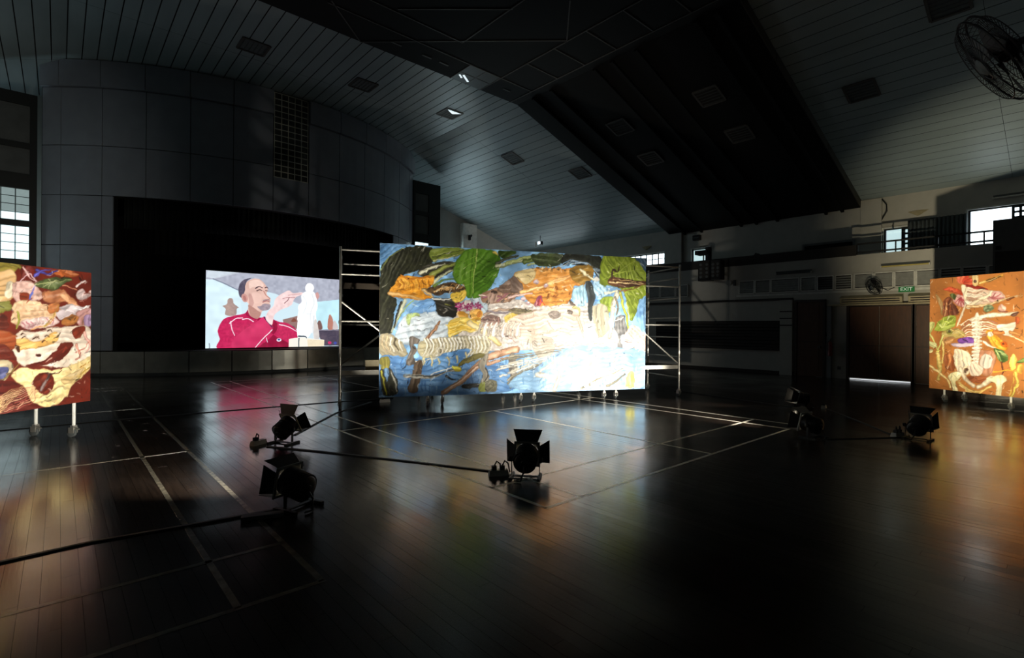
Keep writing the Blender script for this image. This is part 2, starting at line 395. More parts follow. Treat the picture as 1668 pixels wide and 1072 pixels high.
# stage house
sb = struct(MB().box(ACX-7, ACX+7, 26.4, 26.6, 0, ZF+.2).build('wall_stage_back', M_BLACK))
struct(MB().box(-.42, -.25, 21.7, 26.4, 0, ZF+.1).build('wall_stage_left', M_BLACK)); struct(MB().box(12.6, 12.76, 21.7, 26.4, 0, zc(12.7)-.01).build('wall_stage_right', M_BLACK))
def curtain(name, pts, z0, z1, amp, nf, m, label, cat='curtain'):
    b = MB(); n = nf*6; vs = []
    for i in range(n+1):
        u = i/n*(len(pts)-1); k = min(int(u), len(pts)-2); f = u-k
        x = pts[k][0]*(1-f)+pts[k+1][0]*f; y = pts[k][1]*(1-f)+pts[k+1][1]*f
        dx, dy = pts[k+1][0]-pts[k][0], pts[k+1][1]-pts[k][1]; l = math.hypot(dx, dy)
        a = amp*math.sin(i/6*2*math.pi)*(1+.3*math.sin(i*.37))
        for z in (z0, z1): vs.append((x-dy/l*a*(1 if z == z0 else .8), y+dx/l*a*(1 if z == z0 else .8), z))
    fs = [(2*i, 2*i+2, 2*i+3, 2*i+1) for i in range(n)]; b.add(vs, fs)
    o = b.build(name, m, smooth=True); md = o.modifiers.new('thickness', 'SOLIDIFY'); md.thickness = .012
    return tag(o, label, cat)
curtain('stage_valance', [arcp(OT0+(OT1-OT0)*i/12, AR-.6) for i in range(13)], 4.75, 5.9, .07, 60, M_CURT, 'dark green pleated valance across the top of the stage opening', 'curtain')
curtain('stage_backdrop', [(-.1, 24.1), (12.45, 24.1)], .82, 6.2, .08, 55, M_BLACK, 'black pleated backdrop curtain behind the projected screen')

# ------------------------------------------------------------------ flank windows beside the stage wall (dark steel frame, glass blocks)
def flank(num, x0, x1, pane_x0, pane_x1, zt, rowsz):
    wn = struct(link('window_%d' % num, None)); Y = 21.5
    hs = [(pane_x0, pane_x1, a, c) for a, c, k in rowsz]
    holes(MB(), 1, Y, Y+.14, x0, x1, 0, zt, hs).build('window_frame', M_FRAME, wn)
    for a, c, kind in rowsz:
        if kind == 'dark': MB().box(pane_x0, pane_x1, Y+.06, Y+.1, a, c).build('infill_panel', M_DPANE, wn)
        else:
            nc = max(1, round((pane_x1-pane_x0)/.3)); nr = max(1, round((c-a)/.24))
            for i in range(nc):
                for j in range(nr):
                    xa = pane_x0+(pane_x1-pane_x0)*i/nc; xb = pane_x0+(pane_x1-pane_x0)*(i+1)/nc; za = a+(c-a)*j/nr; zz = a+(c-a)*(j+1)/nr
                    MB().box(xa+.014, xb-.014, Y+.04, Y+.1, za+.014, zz-.014).build('glass_block', M_BLOCK if (kind == 'lit' or j == 0) else M_BLOCKD, wn)
            MB().box(pane_x0, pane_x1, Y+.07, Y+.09, a, c).build('mortar', mat('block_mortar', (70, 76, 76), .7), wn)
    return wn
flank(2, -3.4, -.52, -3.2, -.68, 8.66, [(7.15, 8.3, 'dark'), (6.2, 6.98, 'dark'), (4.78, 5.74, 'half'), (3.59, 4.6, 'lit'), (2.4, 3.4, 'lit')])
flank(3, 12.75, 14.28, 12.85, 13.62, 8.73, [(7.3, 8.15, 'dark'), (6.2, 7.1, 'dark'), (4.3, 5.78, 'lit'), (2.6, 4.1, 'dark')])

# ------------------------------------------------------------------ end wall and side walls
struct(holes(MB(), 1, YE, YE+.2, 12.8, XU+.2, 0, ZF, [(14.9, 18.6, 4.6, 5.9)]).build('wall_end_right', M_WALL)); struct(holes(MB(), 1, YE, YE+.2, XL-.2, -.45, 0, ZF, [(-7.5, -3.2, 4.6, 5.9)]).build('wall_end_left', M_WALL))
for num, xa, xb in ((10, 14.9, 18.6), (11, -7.5, -3.2)):  # unseen windows added to throw daylight up onto the ceiling
    wn = struct(link('window_%d' % num, None))
    for k in range(4):
        a, c = xa+(xb-xa)*k/4, xa+(xb-xa)*(k+1)/4
        MB().box(a+.04, c-.04, YE+.08, YE+.1, 4.65, 5.85).build('pane', M_DAYB, wn)
    f = MB(); f.box(xa, xb, YE+.05, YE+.14, 4.6, 4.65); f.box(xa, xb, YE+.05, YE+.14, 5.85, 5.9)
    for k in range(5): x = xa+.04+(xb-xa-.08)*k/4; f.box(x-.04, x+.04, YE+.05, YE+.14, 4.65, 5.85)
    f.build('window_frame', M_FRAME, wn)
struct(MB().box(XL-.2, XL, YB, YE, 0, ZF).build('wall_left', M_WALLG)); struct(MB().box(XL-.2, XU+.2, YB-.2, YB, 0, ZF+.2).build('wall_back', M_WALLG))
# pilaster and pipe on the end wall
p0 = at(749, 380, 1, YE); p1 = at(771, 380, 1, YE)
struct(MB().box(p0[0], p1[0], YE-.35, YE, 0, zc(p1[0])).build('trim_3', M_WHITE))

# ------------------------------------------------------------------ far wall (lower, gallery, upper)
def fy(x, y, X=XW): p = at(x, y, 0, X); return float(p[1]), float(p[2])
lw = struct(link('wall_far', None)); ZP = 4.14
MB().box(XW, XW+.25, YB, YE, 0, ZP).build('wall_face', M_WALL, lw)
struct(MB().box(XW+.25, XU, YB, YE, 3.0, 3.2).build('trim_4', M_WALLG))
# skirting
struct(MB().box(XW-.03, XW, 6.2, YE, 0, .12).build('baseboard_far', M_SLAT))
def wallbox(name, x0, y0, x1, y1, depth, m, parent=None, X=XW, yref=None):
    (ya, za), (yb, zb2) = fy(x0, y0, X), fy(x1, y1, X)
    return MB().box(X-depth, X-.001, min(ya, yb), max(ya, yb), min(za, zb2), max(za, zb2)).build(name, m, parent)
# long shadow gap drawn as a dark strip, and lower panel field
a, _ = fy(1292, 487); zt = fy(1200, 491)[1]
MB().box(XW-.07, XW, a, YE, zt-.02, zt+.06).build('shadow_strip', M_SLAT, lw)
ya, yb_ = fy(1292, 550)[0], fy(1272, 550)[0]
MB().box(XW-.12, XW, ya, yb_, .0, zt-.02).build('pilaster', M_WALL, lw)
for z in (2.3, 2.05, 1.8): MB().box(XW-.14, XW-.11, ya, yb_, z-.02, z+.02).build('pilaster_band', M_SLAT, lw)
# slatted dark board
bt = thing('slatted_board', 'long dark slatted timber board fixed along the far wall behind the scaffold', 'board', (XW, 0, 0))
y0b, y1b = fy(1271, 545)[0], fy(1070, 545)[0]; z0b, z1b = fy(1200, 569)[1], fy(1200, 523)[1]
MB().box(-.05, -.002, y0b, y1b, z0b, z1b).build('backing', M_SUB, bt)
for k in range(9):
    za = z0b+(z1b-z0b)*k/9; MB().box(-.08, -.05, y0b, y1b, za+.015, za+(z1b-z0b)/9-.015).build('slat', M_SLAT, bt)
# louvre vents set into the wall
def louvre(xa, xb, z0, z1, dark=0, X=XW):
    y1, y0 = fy(xa, 455)[0], fy(xb, 455)[0]
    v = link('louvre_vent', None, lw); f = MB()
    for z in (z0, z1): f.box(X-.05, X-.002, y0, y1, z-.02, z+.02)
    for y in (y0, y1): f.box(X-.05, X-.002, y-.02, y+.02, z0, z1)
    f.build('frame', M_WHITE, v)
    MB().box(X-.012, X-.002, y0+.02, y1-.02, z0+.02, z1-.02).build('backing', M_SLAT, v)
    n = 5
    for k in range(n):
        z = z0+.04+(z1-z0-.08)*(k+.5)/n
        MB().bar((X-.03, y0+.02, z), (X-.03, y1-.02, z), .012, (z1-z0)/n*(.9 if not dark else .55), up=(.5, 0, 1)).build('slat', M_DARKG if dark == 2 else M_LOUV, v)
ZL0, ZL1 = 3.02, 3.5
for xa, xb, dk in ((1053, 1075, 0), (1077, 1100, 0), (1102, 1121, 0), (1205, 1229, 0), (1231, 1255, 0), (1257, 1302, 0), (1305, 1329, 0), (1332, 1358, 2), (1361, 1388, 1), (1392, 1422, 0), (1425, 1455, 0), (1458, 1490, 0), (1493, 1530, 0), (1532, 1566, 1), (1568, 1607, 1), (1610, 1650, 0)):
    louvre(xa, xb, ZL0, ZL1, dk)
MB().box(XW-.03, XW, fy(1525, 470)[0], fy(1200, 470)[0], 2.9, 2.97).build('conduit', M_WHITE, lw)
# doors
def door(num, x0, x1, ztop, leaves, slit=False):
    d = struct(link('door_%d' % num, None)); y1, y0 = fy(x0, 560)[0], fy(x1, 560)[0]
    f = MB(); f.box(XW-.08, XW, y0-.08, y0, 0, ztop+.08); f.box(XW-.08, XW, y1, y1+.08, 0, ztop+.08); f.box(XW-.08, XW, y0, y1, ztop, ztop+.08); f.build('door_frame', M_DOORD, d)
    ys = [y0+(y1-y0)*k/leaves for k in range(leaves+1)]
    for a, c in zip(ys[:-1], ys[1:]):
        lf = MB().box(XW-.05, XW-.005, a+.01, c-.01, .06 if slit else .01, ztop-.01).build('door_leaf', M_DOOR, d)
        for z0, z1 in ((.2, ztop*.46), (ztop*.5, ztop*.74), (ztop*.78, ztop-.12)):
            MB().box(XW-.062, XW-.05, a+.12, c-.12, z0, z1).build('door_panel', M_DOOR, lf)
        MB().box(XW-.066, XW-.05, a+.01, c-.01, ztop*.46+.01, ztop*.46+.035).build('door_rail', M_DOORD, lf)
    if slit: MB().box(XW-.03, XW-.01, y0+.02, y1-.02, .01, .035).build('daylight_gap', M_SLIT, d)
    else: MB().box(XW-.09, XW-.05, y0+.06, y0+.16, 1.0, 1.08).build('door_handle', M_TRIM, d)
door(1, 1299, 1341, 2.62, 1)
door(2, 1384, 1485, 2.42, 2, True)
door(3, 1492, 1600, 2.42, 2)
yk0, yk1 = fy(1381, 560)[0], fy(1349, 560)[0]
MB().box(XW-.14, XW, yk1-.12, yk1, 0, 2.5).build('wall_post', M_WALLG, lw)
# gallery dark parapet board and railing
y62 = fy(1395, 400)[0]
MB().box(XW-.04, XW+.04, y62, YE, ZP-.02, ZP+.33).build('parapet_board', M_SLAT, lw)
rl = thing('gallery_railing', 'black two-bar metal railing along the gallery in front of the curtained window', 'railing', (XW+.05, 0, ZP))
ya, yb_ = YB+.1, y62-.02
for z in (.08, .36): MB().bar((0, ya, z), (0, yb_, z), .05, .05).build('rail', M_BLK, rl)
y = ya
while y < yb_+.01:
    MB().bar((0, y, -.02), (0, y, .36), .035, .035, up=(0, 1, 0)).build('post', M_BLK, rl); y += (yb_-ya)/6
# upper wall with window openings
WIN = {'a': (1440, 1487, 372, 411), 'b': (1577, 1668, 346, 403), 'c': (1030, 1083, 414, 433), 'd': (1127, 1156, 405, 428)}
def winrect(x0, x1, y0, y1):
    ya, z1 = fy(x0, y0, XU); yb, z0 = fy(x1, y1, XU)
    z1 = fy((x0+x1)/2, (y0+y1)/2-(y1-y0)/2, XU)[1]; z0 = fy((x0+x1)/2, y1, XU)[1]
    return [min(ya, yb), max(ya, yb), z0, z1]
RA = winrect(*WIN['a']); RB = winrect(*WIN['b']); RC = winrect(*WIN['c']); RD = winrect(*WIN['d'])
RA[2:] = [4.33, 5.32]; RB[2:] = [4.33, 5.62]; RA[0] = fy(1500, 390, XU)[0]; RB[0] = -.9
RC[1] = RC[0]+3.2
RE = [19.5, 23.9, 4.55, 5.75]           # hidden from here by the big painting, same window band
RDK = winrect(1311, 1389, 385, 415); RDK[2:] = [4.1, 5.0]
uw = struct(link('wall_upper', None))
holes(MB(), 0, XU, XU+.25, YB, YE, 3.2, zc(XU)+.1, [RA, RB, RC, RD, RE, RDK]).build('wall_face', M_WALL, uw)
def window(num, r, panes, m, lattice=None, bars=0, sill=True):
    wn = struct(link('window_%d' % num, None)); y0, y1, z0, z1 = r; t = .05
    f = MB(); f.box(XU+.02, XU+.1, y0, y1, z0, z0+t); f.box(XU+.02, XU+.1, y0, y1, z1-t, z1); f.box(XU+.02, XU+.1, y0, y0+t, z0+t, z1-t); f.box(XU+.02, XU+.1, y1-t, y1, z0+t, z1-t)
    f.build('window_frame', M_FRAME, wn)
    for k in range(panes):
        a = y0+t+(y1-y0-2*t)*k/panes; c = y0+t+(y1-y0-2*t)*(k+1)/panes
        MB().box(XU+.06, XU+.075, a+.02, c-.02, z0+t, z1-t).build('pane', m if not isinstance(m, list) else m[k], wn)
        if k: MB().box(XU+.03, XU+.1, a-.025, a+.025, z0+t, z1-t).build('mullion', M_FRAME, wn)
    for k in range(bars):
        z = z0+(z1-z0)*(k+1)/(bars+1); MB().box(XU+.03, XU+.058, y0, y1, z-.015, z+.015).build('glazing_bar', M_FRAME, wn)
    if lattice:
        a, c = lattice; n = max(2, int((c-a)/.16)); mz = int((z1-z0)/.17)
        lt = link('lattice', None, wn)
        for k in range(n+1): y = a+(c-a)*k/n; MB().box(XU+.045, XU+.058, y-.035, y+.035, z0+t, z1-t).build('lattice_bar', M_CURT2, lt)
        for k in range(mz+1): z = z0+t+(z1-z0-2*t)*k/mz; MB().box(XU+.045, XU+.058, a, c, z-.035, z+.035).build('lattice_bar', M_CURT2, lt)
    if sill: MB().box(XU-.06, XU+.02, y0-.05, y1+.05, z1, z1+.05).build('window_head', M_WHITE, wn); MB().box(XU-.04, XU+.02, y1, y1+.06, z0, z1).build('reveal', M_WHITE, wn)
    return wn
mid = (RA[0]+RA[1])/2
window(4, RA, 2, [M_DAYG, M_DAYG], lattice=(RA[0]+.06, mid-.05))
ysp = fy(1650, 370, XU)[0]
window(5, RB, 2, M_DAY, lattice=(RB[0]+.05, ysp))
window(6, RC, 9, M_DAY, bars=1)
window(7, RD, 1, M_DAYG)
window(8, RE, 5, M_DAY, bars=1)
dk = struct(link('window_9', None)); MB().box(XU+.05, XU+.08, *RDK).build('pane', M_SUB, dk)
f = MB(); y0, y1, z0, z1 = RDK
f.box(XU-.04, XU+.05, y0-.08, y1+.08, z1, z1+.08); f.box(XU-.04, XU+.05, y0-.08, y0, z0, z1); f.box(XU-.04, XU+.05, y1, y1+.08, z0, z1); f.build('window_frame', M_WALLG, dk)
# pilasters on the upper wall
for xa, xb in ((1085, 1112), (1403, 1437)):
    ya, yb_ = fy(xb, 380, XU)[0], fy(xa, 380, XU)[0]; MB().box(XU-.12, XU, ya, yb_, 3.2, zc(XU)-.02).build('pilaster', M_WALL, uw)
# curtain between the two windows
yc0, yc1 = fy(1577, 385, XU)[0], fy(1483, 385, XU)[0]
curtain('window_curtain', [(XU-.16, yc0+.02), (XU-.16, yc1+.05)], 4.2, 5.5, .05, 14, M_CURT2, 'grey blue curtain drawn between the two bright gallery windows')

# ------------------------------------------------------------------ painter: flat pictures as colour attributes on canvas meshes
def vnoise(h, w, sc, seed):
    r = np.random.default_rng(seed); gh, gw = max(2, int(h/sc)+2), max(2, int(w/sc)+2); g = r.random((gh, gw))
    yy = np.linspace(0, gh-1.001, h); xx = np.linspace(0, gw-1.001, w); y0 = yy.astype(int); x0 = xx.astype(int)
    fy_ = (yy-y0)[:, None]; fx = (xx-x0)[None]; fy_ = fy_*fy_*(3-2*fy_); fx = fx*fx*(3-2*fx)
    return (g[y0][:, x0]*(1-fx)+g[y0][:, x0+1]*fx)*(1-fy_)+(g[y0+1][:, x0]*(1-fx)+g[y0+1][:, x0+1]*fx)*fy_
def smooth_closed(p, k=5):
    p = np.array(p, float); n = len(p); out = []
    for i in range(n):
        a, b, c, d = p[i-1], p[i], p[(i+1) % n], p[(i+2) % n]
        for t in np.linspace(0, 1, k, endpoint=False):
            out.append(.5*((2*b)+(c-a)*t+(2*a-5*b+4*c-d)*t*t+(3*b-a-3*c+d)*t**3))
    return np.array(out)
def smooth_open(p, k=6):
    p = np.array(p, float)
    if len(p) < 3: return np.array([p[0]+(p[1]-p[0])*t for t in np.linspace(0, 1, k)])
    q = np.vstack([2*p[0]-p[1], p, 2*p[-1]-p[-2]]); out = []
    for i in range(1, len(q)-2):
        a, b, c, d = q[i-1:i+3]
        for t in np.linspace(0, 1, k, endpoint=False): out.append(.5*((2*b)+(c-a)*t+(2*a-5*b+4*c-d)*t*t+(3*b-a-3*c+d)*t**3))
    out.append(p[-1]); return np.array(out)
class Canvas:
    """pixels of a photo crop -> metres on the picture plane -> grid"""
    def __init__(s, q, n, right, W, H, res, conv, base, warp=1.2, seed=1):
        s.q = np.array(q, float); s.n = np.array(n, float); s.r = np.array(right, float); s.W, s.H, s.res = W, H, res
        s.w, s.h = int(W*res), int(H*res); s.conv = conv
        s.img = np.empty((s.h, s.w, 3)); s.img[:] = base
        yy, xx = np.mgrid[0:s.h, 0:s.w].astype(float)
        s.xx = xx+(vnoise(s.h, s.w, 9, seed)-.5)*2*warp+(vnoise(s.h, s.w, 3, seed+7)-.5)*warp; s.yy = yy+(vnoise(s.h, s.w, 9, seed+1)-.5)*2*warp+(vnoise(s.h, s.w, 3, seed+8)-.5)*warp
        s.tone = [vnoise(s.h, s.w, a, seed+20+i) for i, a in enumerate((4, 7, 14, 30))]; s.k = 0; s.var = .17; s.fold = .3
        c = s.pt((0, 0)); e = s.pt((10, 0)); s.scale = np.linalg.norm(e-c)/10
    def pt(s, p):
        x, y = s.conv(*p); P = on_plane(x, y, s.q, s.n)-s.q
        return np.array([(P@s.r)*s.res, (s.H-P[2])*s.res])
    def put(s, y0, y1, x0, x1, m, col, col2=None, var=None):
        s.k += 1; t = (s.tone[s.k % 4]*.6+s.tone[(s.k+1) % 4]*.4)[y0:y1, x0:x1]; var = s.var if var is None else var
        c = np.array(col, float)*np.ones((y1-y0, x1-x0, 1))
        if col2 is not None: c = c*(1-t[..., None])+np.array(col2, float)*t[..., None]
        c = c*(1+(t[..., None]-.5)*2*var)
        m = m[..., None]; s.img[y0:y1, x0:x1] = s.img[y0:y1, x0:x1]*(1-m)+np.clip(c, 0, 255)*m
    def box(s, P, pad=2):
        x0, y0 = np.floor(P.min(0)-pad).astype(int); x1, y1 = np.ceil(P.max(0)+pad).astype(int)
        return max(y0, 0), min(y1+1, s.h), max(x0, 0), min(x1+1, s.w)
    def poly(s, pts, col, col2=None, sm=True, var=None, a=1):
        P = np.array([s.pt(p) for p in pts]); P = smooth_closed(P) if sm else P
        y0, y1, x0, x1 = s.box(P)
        if y1 <= y0 or x1 <= x0: return
        X = s.xx[y0:y1, x0:x1]; Y = s.yy[y0:y1, x0:x1]; ins = np.zeros(X.shape, bool); dist = np.full(X.shape, 1e9)
        for i in range(len(P)):
            ax, ay = P[i]; bx, by = P[(i+1) % len(P)]
            c = ((ay > Y) != (by > Y)) & (X < (bx-ax)*(Y-ay)/((by-ay) or 1e-9)+ax); ins ^= c
            l = (bx-ax)**2+(by-ay)**2+1e-9; t = np.clip(((X-ax)*(bx-ax)+(Y-ay)*(by-ay))/l, 0, 1)
            dist = np.minimum(dist, np.hypot(X-ax-t*(bx-ax), Y-ay-t*(by-ay)))
        m = np.clip(.5+np.where(ins, dist, -dist), 0, 1)*a
        before = s.img[y0:y1, x0:x1].copy(); s.put(y0, y1, x0, x1, m, col, col2, var)
        if s.fold:                                   # brushed folds running along the shape
            c0 = P.mean(0); u, sv, vt = np.linalg.svd(P-c0, full_matrices=False); L_ = (X-c0[0])*vt[0, 0]+(Y-c0[1])*vt[0, 1]; T_ = (X-c0[0])*vt[1, 0]+(Y-c0[1])*vt[1, 1]
            r = np.random.default_rng(s.k*7+3); ph = r.uniform(0, 6.3, 4); size = max(3.0, np.abs(T_[ins]).max() if ins.any() else 3)
            t = T_+1.6*np.sin(L_/max(size, 6)*.7+ph[0])+(s.tone[3][y0:y1, x0:x1]-.5)*14; f = (.55*np.sin(t*6.3/r.uniform(8, 13)+ph[1])+.25*np.sin(t*6.3/r.uniform(4, 6)+ph[2]))*(.4+1.2*s.tone[2][y0:y1, x0:x1])-.5*t/size*(1 if r.random() < .5 else -1)
            f = f*np.clip(.4+dist/size, .4, 1)
            sh = np.clip(1+s.fold*f, .45, 1.6)[..., None]; now = s.img[y0:y1, x0:x1]; lit = np.where(sh > 1, now+(255-now)*(sh-1)*.7, now*sh)
            edge = np.clip(1-(1.6-dist)/1.6*.22, .7, 1)[..., None]; s.img[y0:y1, x0:x1] = now*(1-m[..., None])+np.clip(lit*edge, 0, 255)*m[..., None]
    def stroke(s, pts, w0, w1, col, col2=None, var=None, a=1):
        P = smooth_open([s.pt(p) for p in pts]); n = len(P); ws = np.linspace(w0, w1, n)/2*s.scale
        y0, y1, x0, x1 = s.box(P, max(w0, w1)*s.scale/2+2)
        if y1 <= y0 or x1 <= x0: return
        X = s.xx[y0:y1, x0:x1]; Y = s.yy[y0:y1, x0:x1]; best = np.full(X.shape, -1e9)
        for i in range(n-1):
            ax, ay = P[i]; bx, by = P[i+1]; l = (bx-ax)**2+(by-ay)**2+1e-9; t = np.clip(((X-ax)*(bx-ax)+(Y-ay)*(by-ay))/l, 0, 1)
            best = np.maximum(best, ws[i]*(1-t)+ws[i+1]*t-np.hypot(X-ax-t*(bx-ax), Y-ay-t*(by-ay)))
        mk = np.clip(.5+best, 0, 1)*a; s.put(y0, y1, x0, x1, mk, col, col2, var)
        if s.fold and max(w0, w1)*s.scale > 3:
            f = np.clip(best/(max(w0, w1)*s.scale/2), 0, 1)[..., None]; now = s.img[y0:y1, x0:x1]; sh = .68+.55*f
            s.img[y0:y1, x0:x1] = now*(1-mk[..., None])+np.clip(np.where(sh > 1, now+(255-now)*(sh-1), now*sh), 0, 255)*mk[..., None]
    def ell(s, cx, cy, rx, ry, ang, col, col2=None, var=None, a=1):
        t = np.linspace(0, 2*math.pi, 14, endpoint=False); ca, sa = math.cos(math.radians(ang)), math.sin(math.radians(ang))
        s.poly([(cx+rx*math.cos(u)*ca-ry*math.sin(u)*sa, cy+rx*math.cos(u)*sa+ry*math.sin(u)*ca) for u in t], col, col2, True, var, a)
    def brush(s, n, ln, wd, jit, seed, accents=.12):
        r = np.random.default_rng(seed); g = s.img.mean(2)
        for _ in range(2): g = (g+np.roll(g, 1, 0)+np.roll(g, -1, 0)+np.roll(g, 1, 1)+np.roll(g, -1, 1))/5
        gy, gx = np.gradient(g); flow = vnoise(s.h, s.w, 40, seed)*2*math.pi
        for _ in range(n):
            x, y = r.uniform(0, s.w-1), r.uniform(0, s.h-1); i, j = int(y), int(x); m = math.hypot(gx[i, j], gy[i, j])
            a = math.atan2(gx[i, j], -gy[i, j]) if m > 2 else flow[i, j]; l = ln*r.uniform(.4, 1.4)*.5; b = a+r.normal(0, .35)
            P = np.array([(x-math.cos(a)*l, y-math.sin(a)*l), (x, y), (x+math.cos(b)*l, y+math.sin(b)*l)]); w = wd*r.uniform(.4, 1.3)
            c = s.img[i, j]*(1+r.normal(0, jit)); u = r.random()
            if u < accents*.5: c = c*.35
            elif u < accents: c = c*.4+np.array([245, 240, 228])*.6
            y0, y1, x0, x1 = s.box(P, w+1)
            if y1 <= y0 or x1 <= x0: continue
            X = s.xx[y0:y1, x0:x1]; Y = s.yy[y0:y1, x0:x1]; best = np.full(X.shape, -1e9)
            for k in range(2):
                ax, ay = P[k]; bx, by = P[k+1]; q = (bx-ax)**2+(by-ay)**2+1e-9; t = np.clip(((X-ax)*(bx-ax)+(Y-ay)*(by-ay))/q, 0, 1)
                best = np.maximum(best, w*(.5 if k == 0 else .5-.3*t)-np.hypot(X-ax-t*(bx-ax), Y-ay-t*(by-ay)))
            mk = np.clip(.5+best, 0, 1)[..., None]*.85; s.img[y0:y1, x0:x1] = s.img[y0:y1, x0:x1]*(1-mk)+np.clip(c, 0, 255)*mk
    def fan(s, c, tips, w, col, w1=None, var=None):
        for t in tips: s.stroke([c, t], w, w1 if w1 is not None else w*.4, col, var=var)
    def mesh(s, name, m):
        h, w = s.h, s.w; me = bpy.data.meshes.new(name)
        u = np.linspace(0, s.W, w); v = np.linspace(s.H, 0, h); U, V = np.meshgrid(u, v)
        co = np.zeros((h*w, 3)); co[:, 0] = U.ravel(); co[:, 2] = V.ravel()
        idx = np.arange(h*w).reshape(h, w); q = np.stack([idx[1:, :-1], idx[1:, 1:], idx[:-1, 1:], idx[:-1, :-1]], -1).reshape(-1, 4)
        me.vertices.add(h*w); me.vertices.foreach_set('co', co.ravel())
        me.loops.add(q.size); me.loops.foreach_set('vertex_index', q.ravel())
        me.polygons.add(len(q)); me.polygons.foreach_set('loop_start', np.arange(len(q))*4); me.polygons.foreach_set('loop_total', np.full(len(q), 4))
        me.update(calc_edges=True)
        c = s.img.clip(0, 255)/255; c = np.where(c <= .04045, c/12.92, ((c+.055)/1.055)**2.4)
        at_ = me.color_attributes.new('Paint', 'FLOAT_COLOR', 'POINT'); at_.data.foreach_set('color', np.concatenate([c.reshape(-1, 3), np.ones((h*w, 1))], 1).ravel())
        me.materials.append(m); return me
# ---- placing the three paintings on their planes
def plane_for(xy, ang):                  # ang: heading (clockwise from +Y) of the picture's left-to-right direction
    a = np.array([math.sin(math.radians(ang)), math.cos(math.radians(ang)), 0]); return np.array([xy[0], xy[1], 0.0]), a, np.array([a[1], -a[0], 0])
def picture(name, q, a, n, x0, x1, ytop0, ybot0, extra0, extra1, res, conv, base, seed, zfix=None):
    p0t = on_plane(x0, ytop0, q, n); p0b = on_plane(x0, ybot0, q, n); p1 = on_plane(x1, 530, q, n)
    o = np.array([p0b[0], p0b[1], p0b[2]])-a*extra0; W = (p1-p0b)@a
    W = float(np.hypot(*(p1-p0b)[:2]))+extra0+extra1
    if zfix: o[2] = zfix[0]; Ht = zfix[1]-zfix[0]
    else: Ht = p0t[2]-p0b[2]
    return Canvas(o, n, a, W, float(Ht), res, conv, base, seed=seed)
def hang(cv, name, label, depth=.05):
    rz = math.atan2(cv.r[1], cv.r[0]); t = thing(name, label, 'painting', tuple(cv.q), rz)
    o = link('canvas', cv.mesh('canvas', M_PAINT), t)
    W, H = cv.W, cv.H
    MB().box(0, W, .0015, .006, 0, H).build('canvas_back', M_CANV, t)
    for (x0, x1, z0, z1) in ((0, .05, 0, H), (W-.05, W, 0, H), (.05, W-.05, 0, .05), (.05, W-.05, H-.05, H), (W/2-.025, W/2+.025, .05, H-.05)):
        MB().box(x0, x1, .006, depth, z0, z1).build('stretcher_bar', M_TIMB, t)
    return t
BQ, BA, BN = plane_for((7.53-.403*.14, 8.15-.915*.14), 113.8)
big = picture('painting', BQ, BA, BN, 617, 1051.5, 400, 643, 0, 0, 98, lambda x, y: (610+x/4.1217, 390+y/4.1217), (116, 158, 200), 11, zfix=(.22, 3.27))
LQ, LA, LN = plane_for((.22+.1, 9.62), 47.4)
left = picture('painting', LQ, LA, LN, 0, 148, 427, 675, .7, 0, 115, lambda x, y: (x/3.247, 400+y/3.247), (98, 32, 20), 31, zfix=None)
RQ, RA_, RN = plane_for((15.03, 2.16), 27.5+180)
right = picture('painting', RQ, RA_, RN, 1513.5, 1668, 455, 632, 0, .25, 105, lambda x, y: (1510+x/4.1203, 420+y/4.1203), (166, 106, 54), 51)
for c_ in (left, right):
    pass

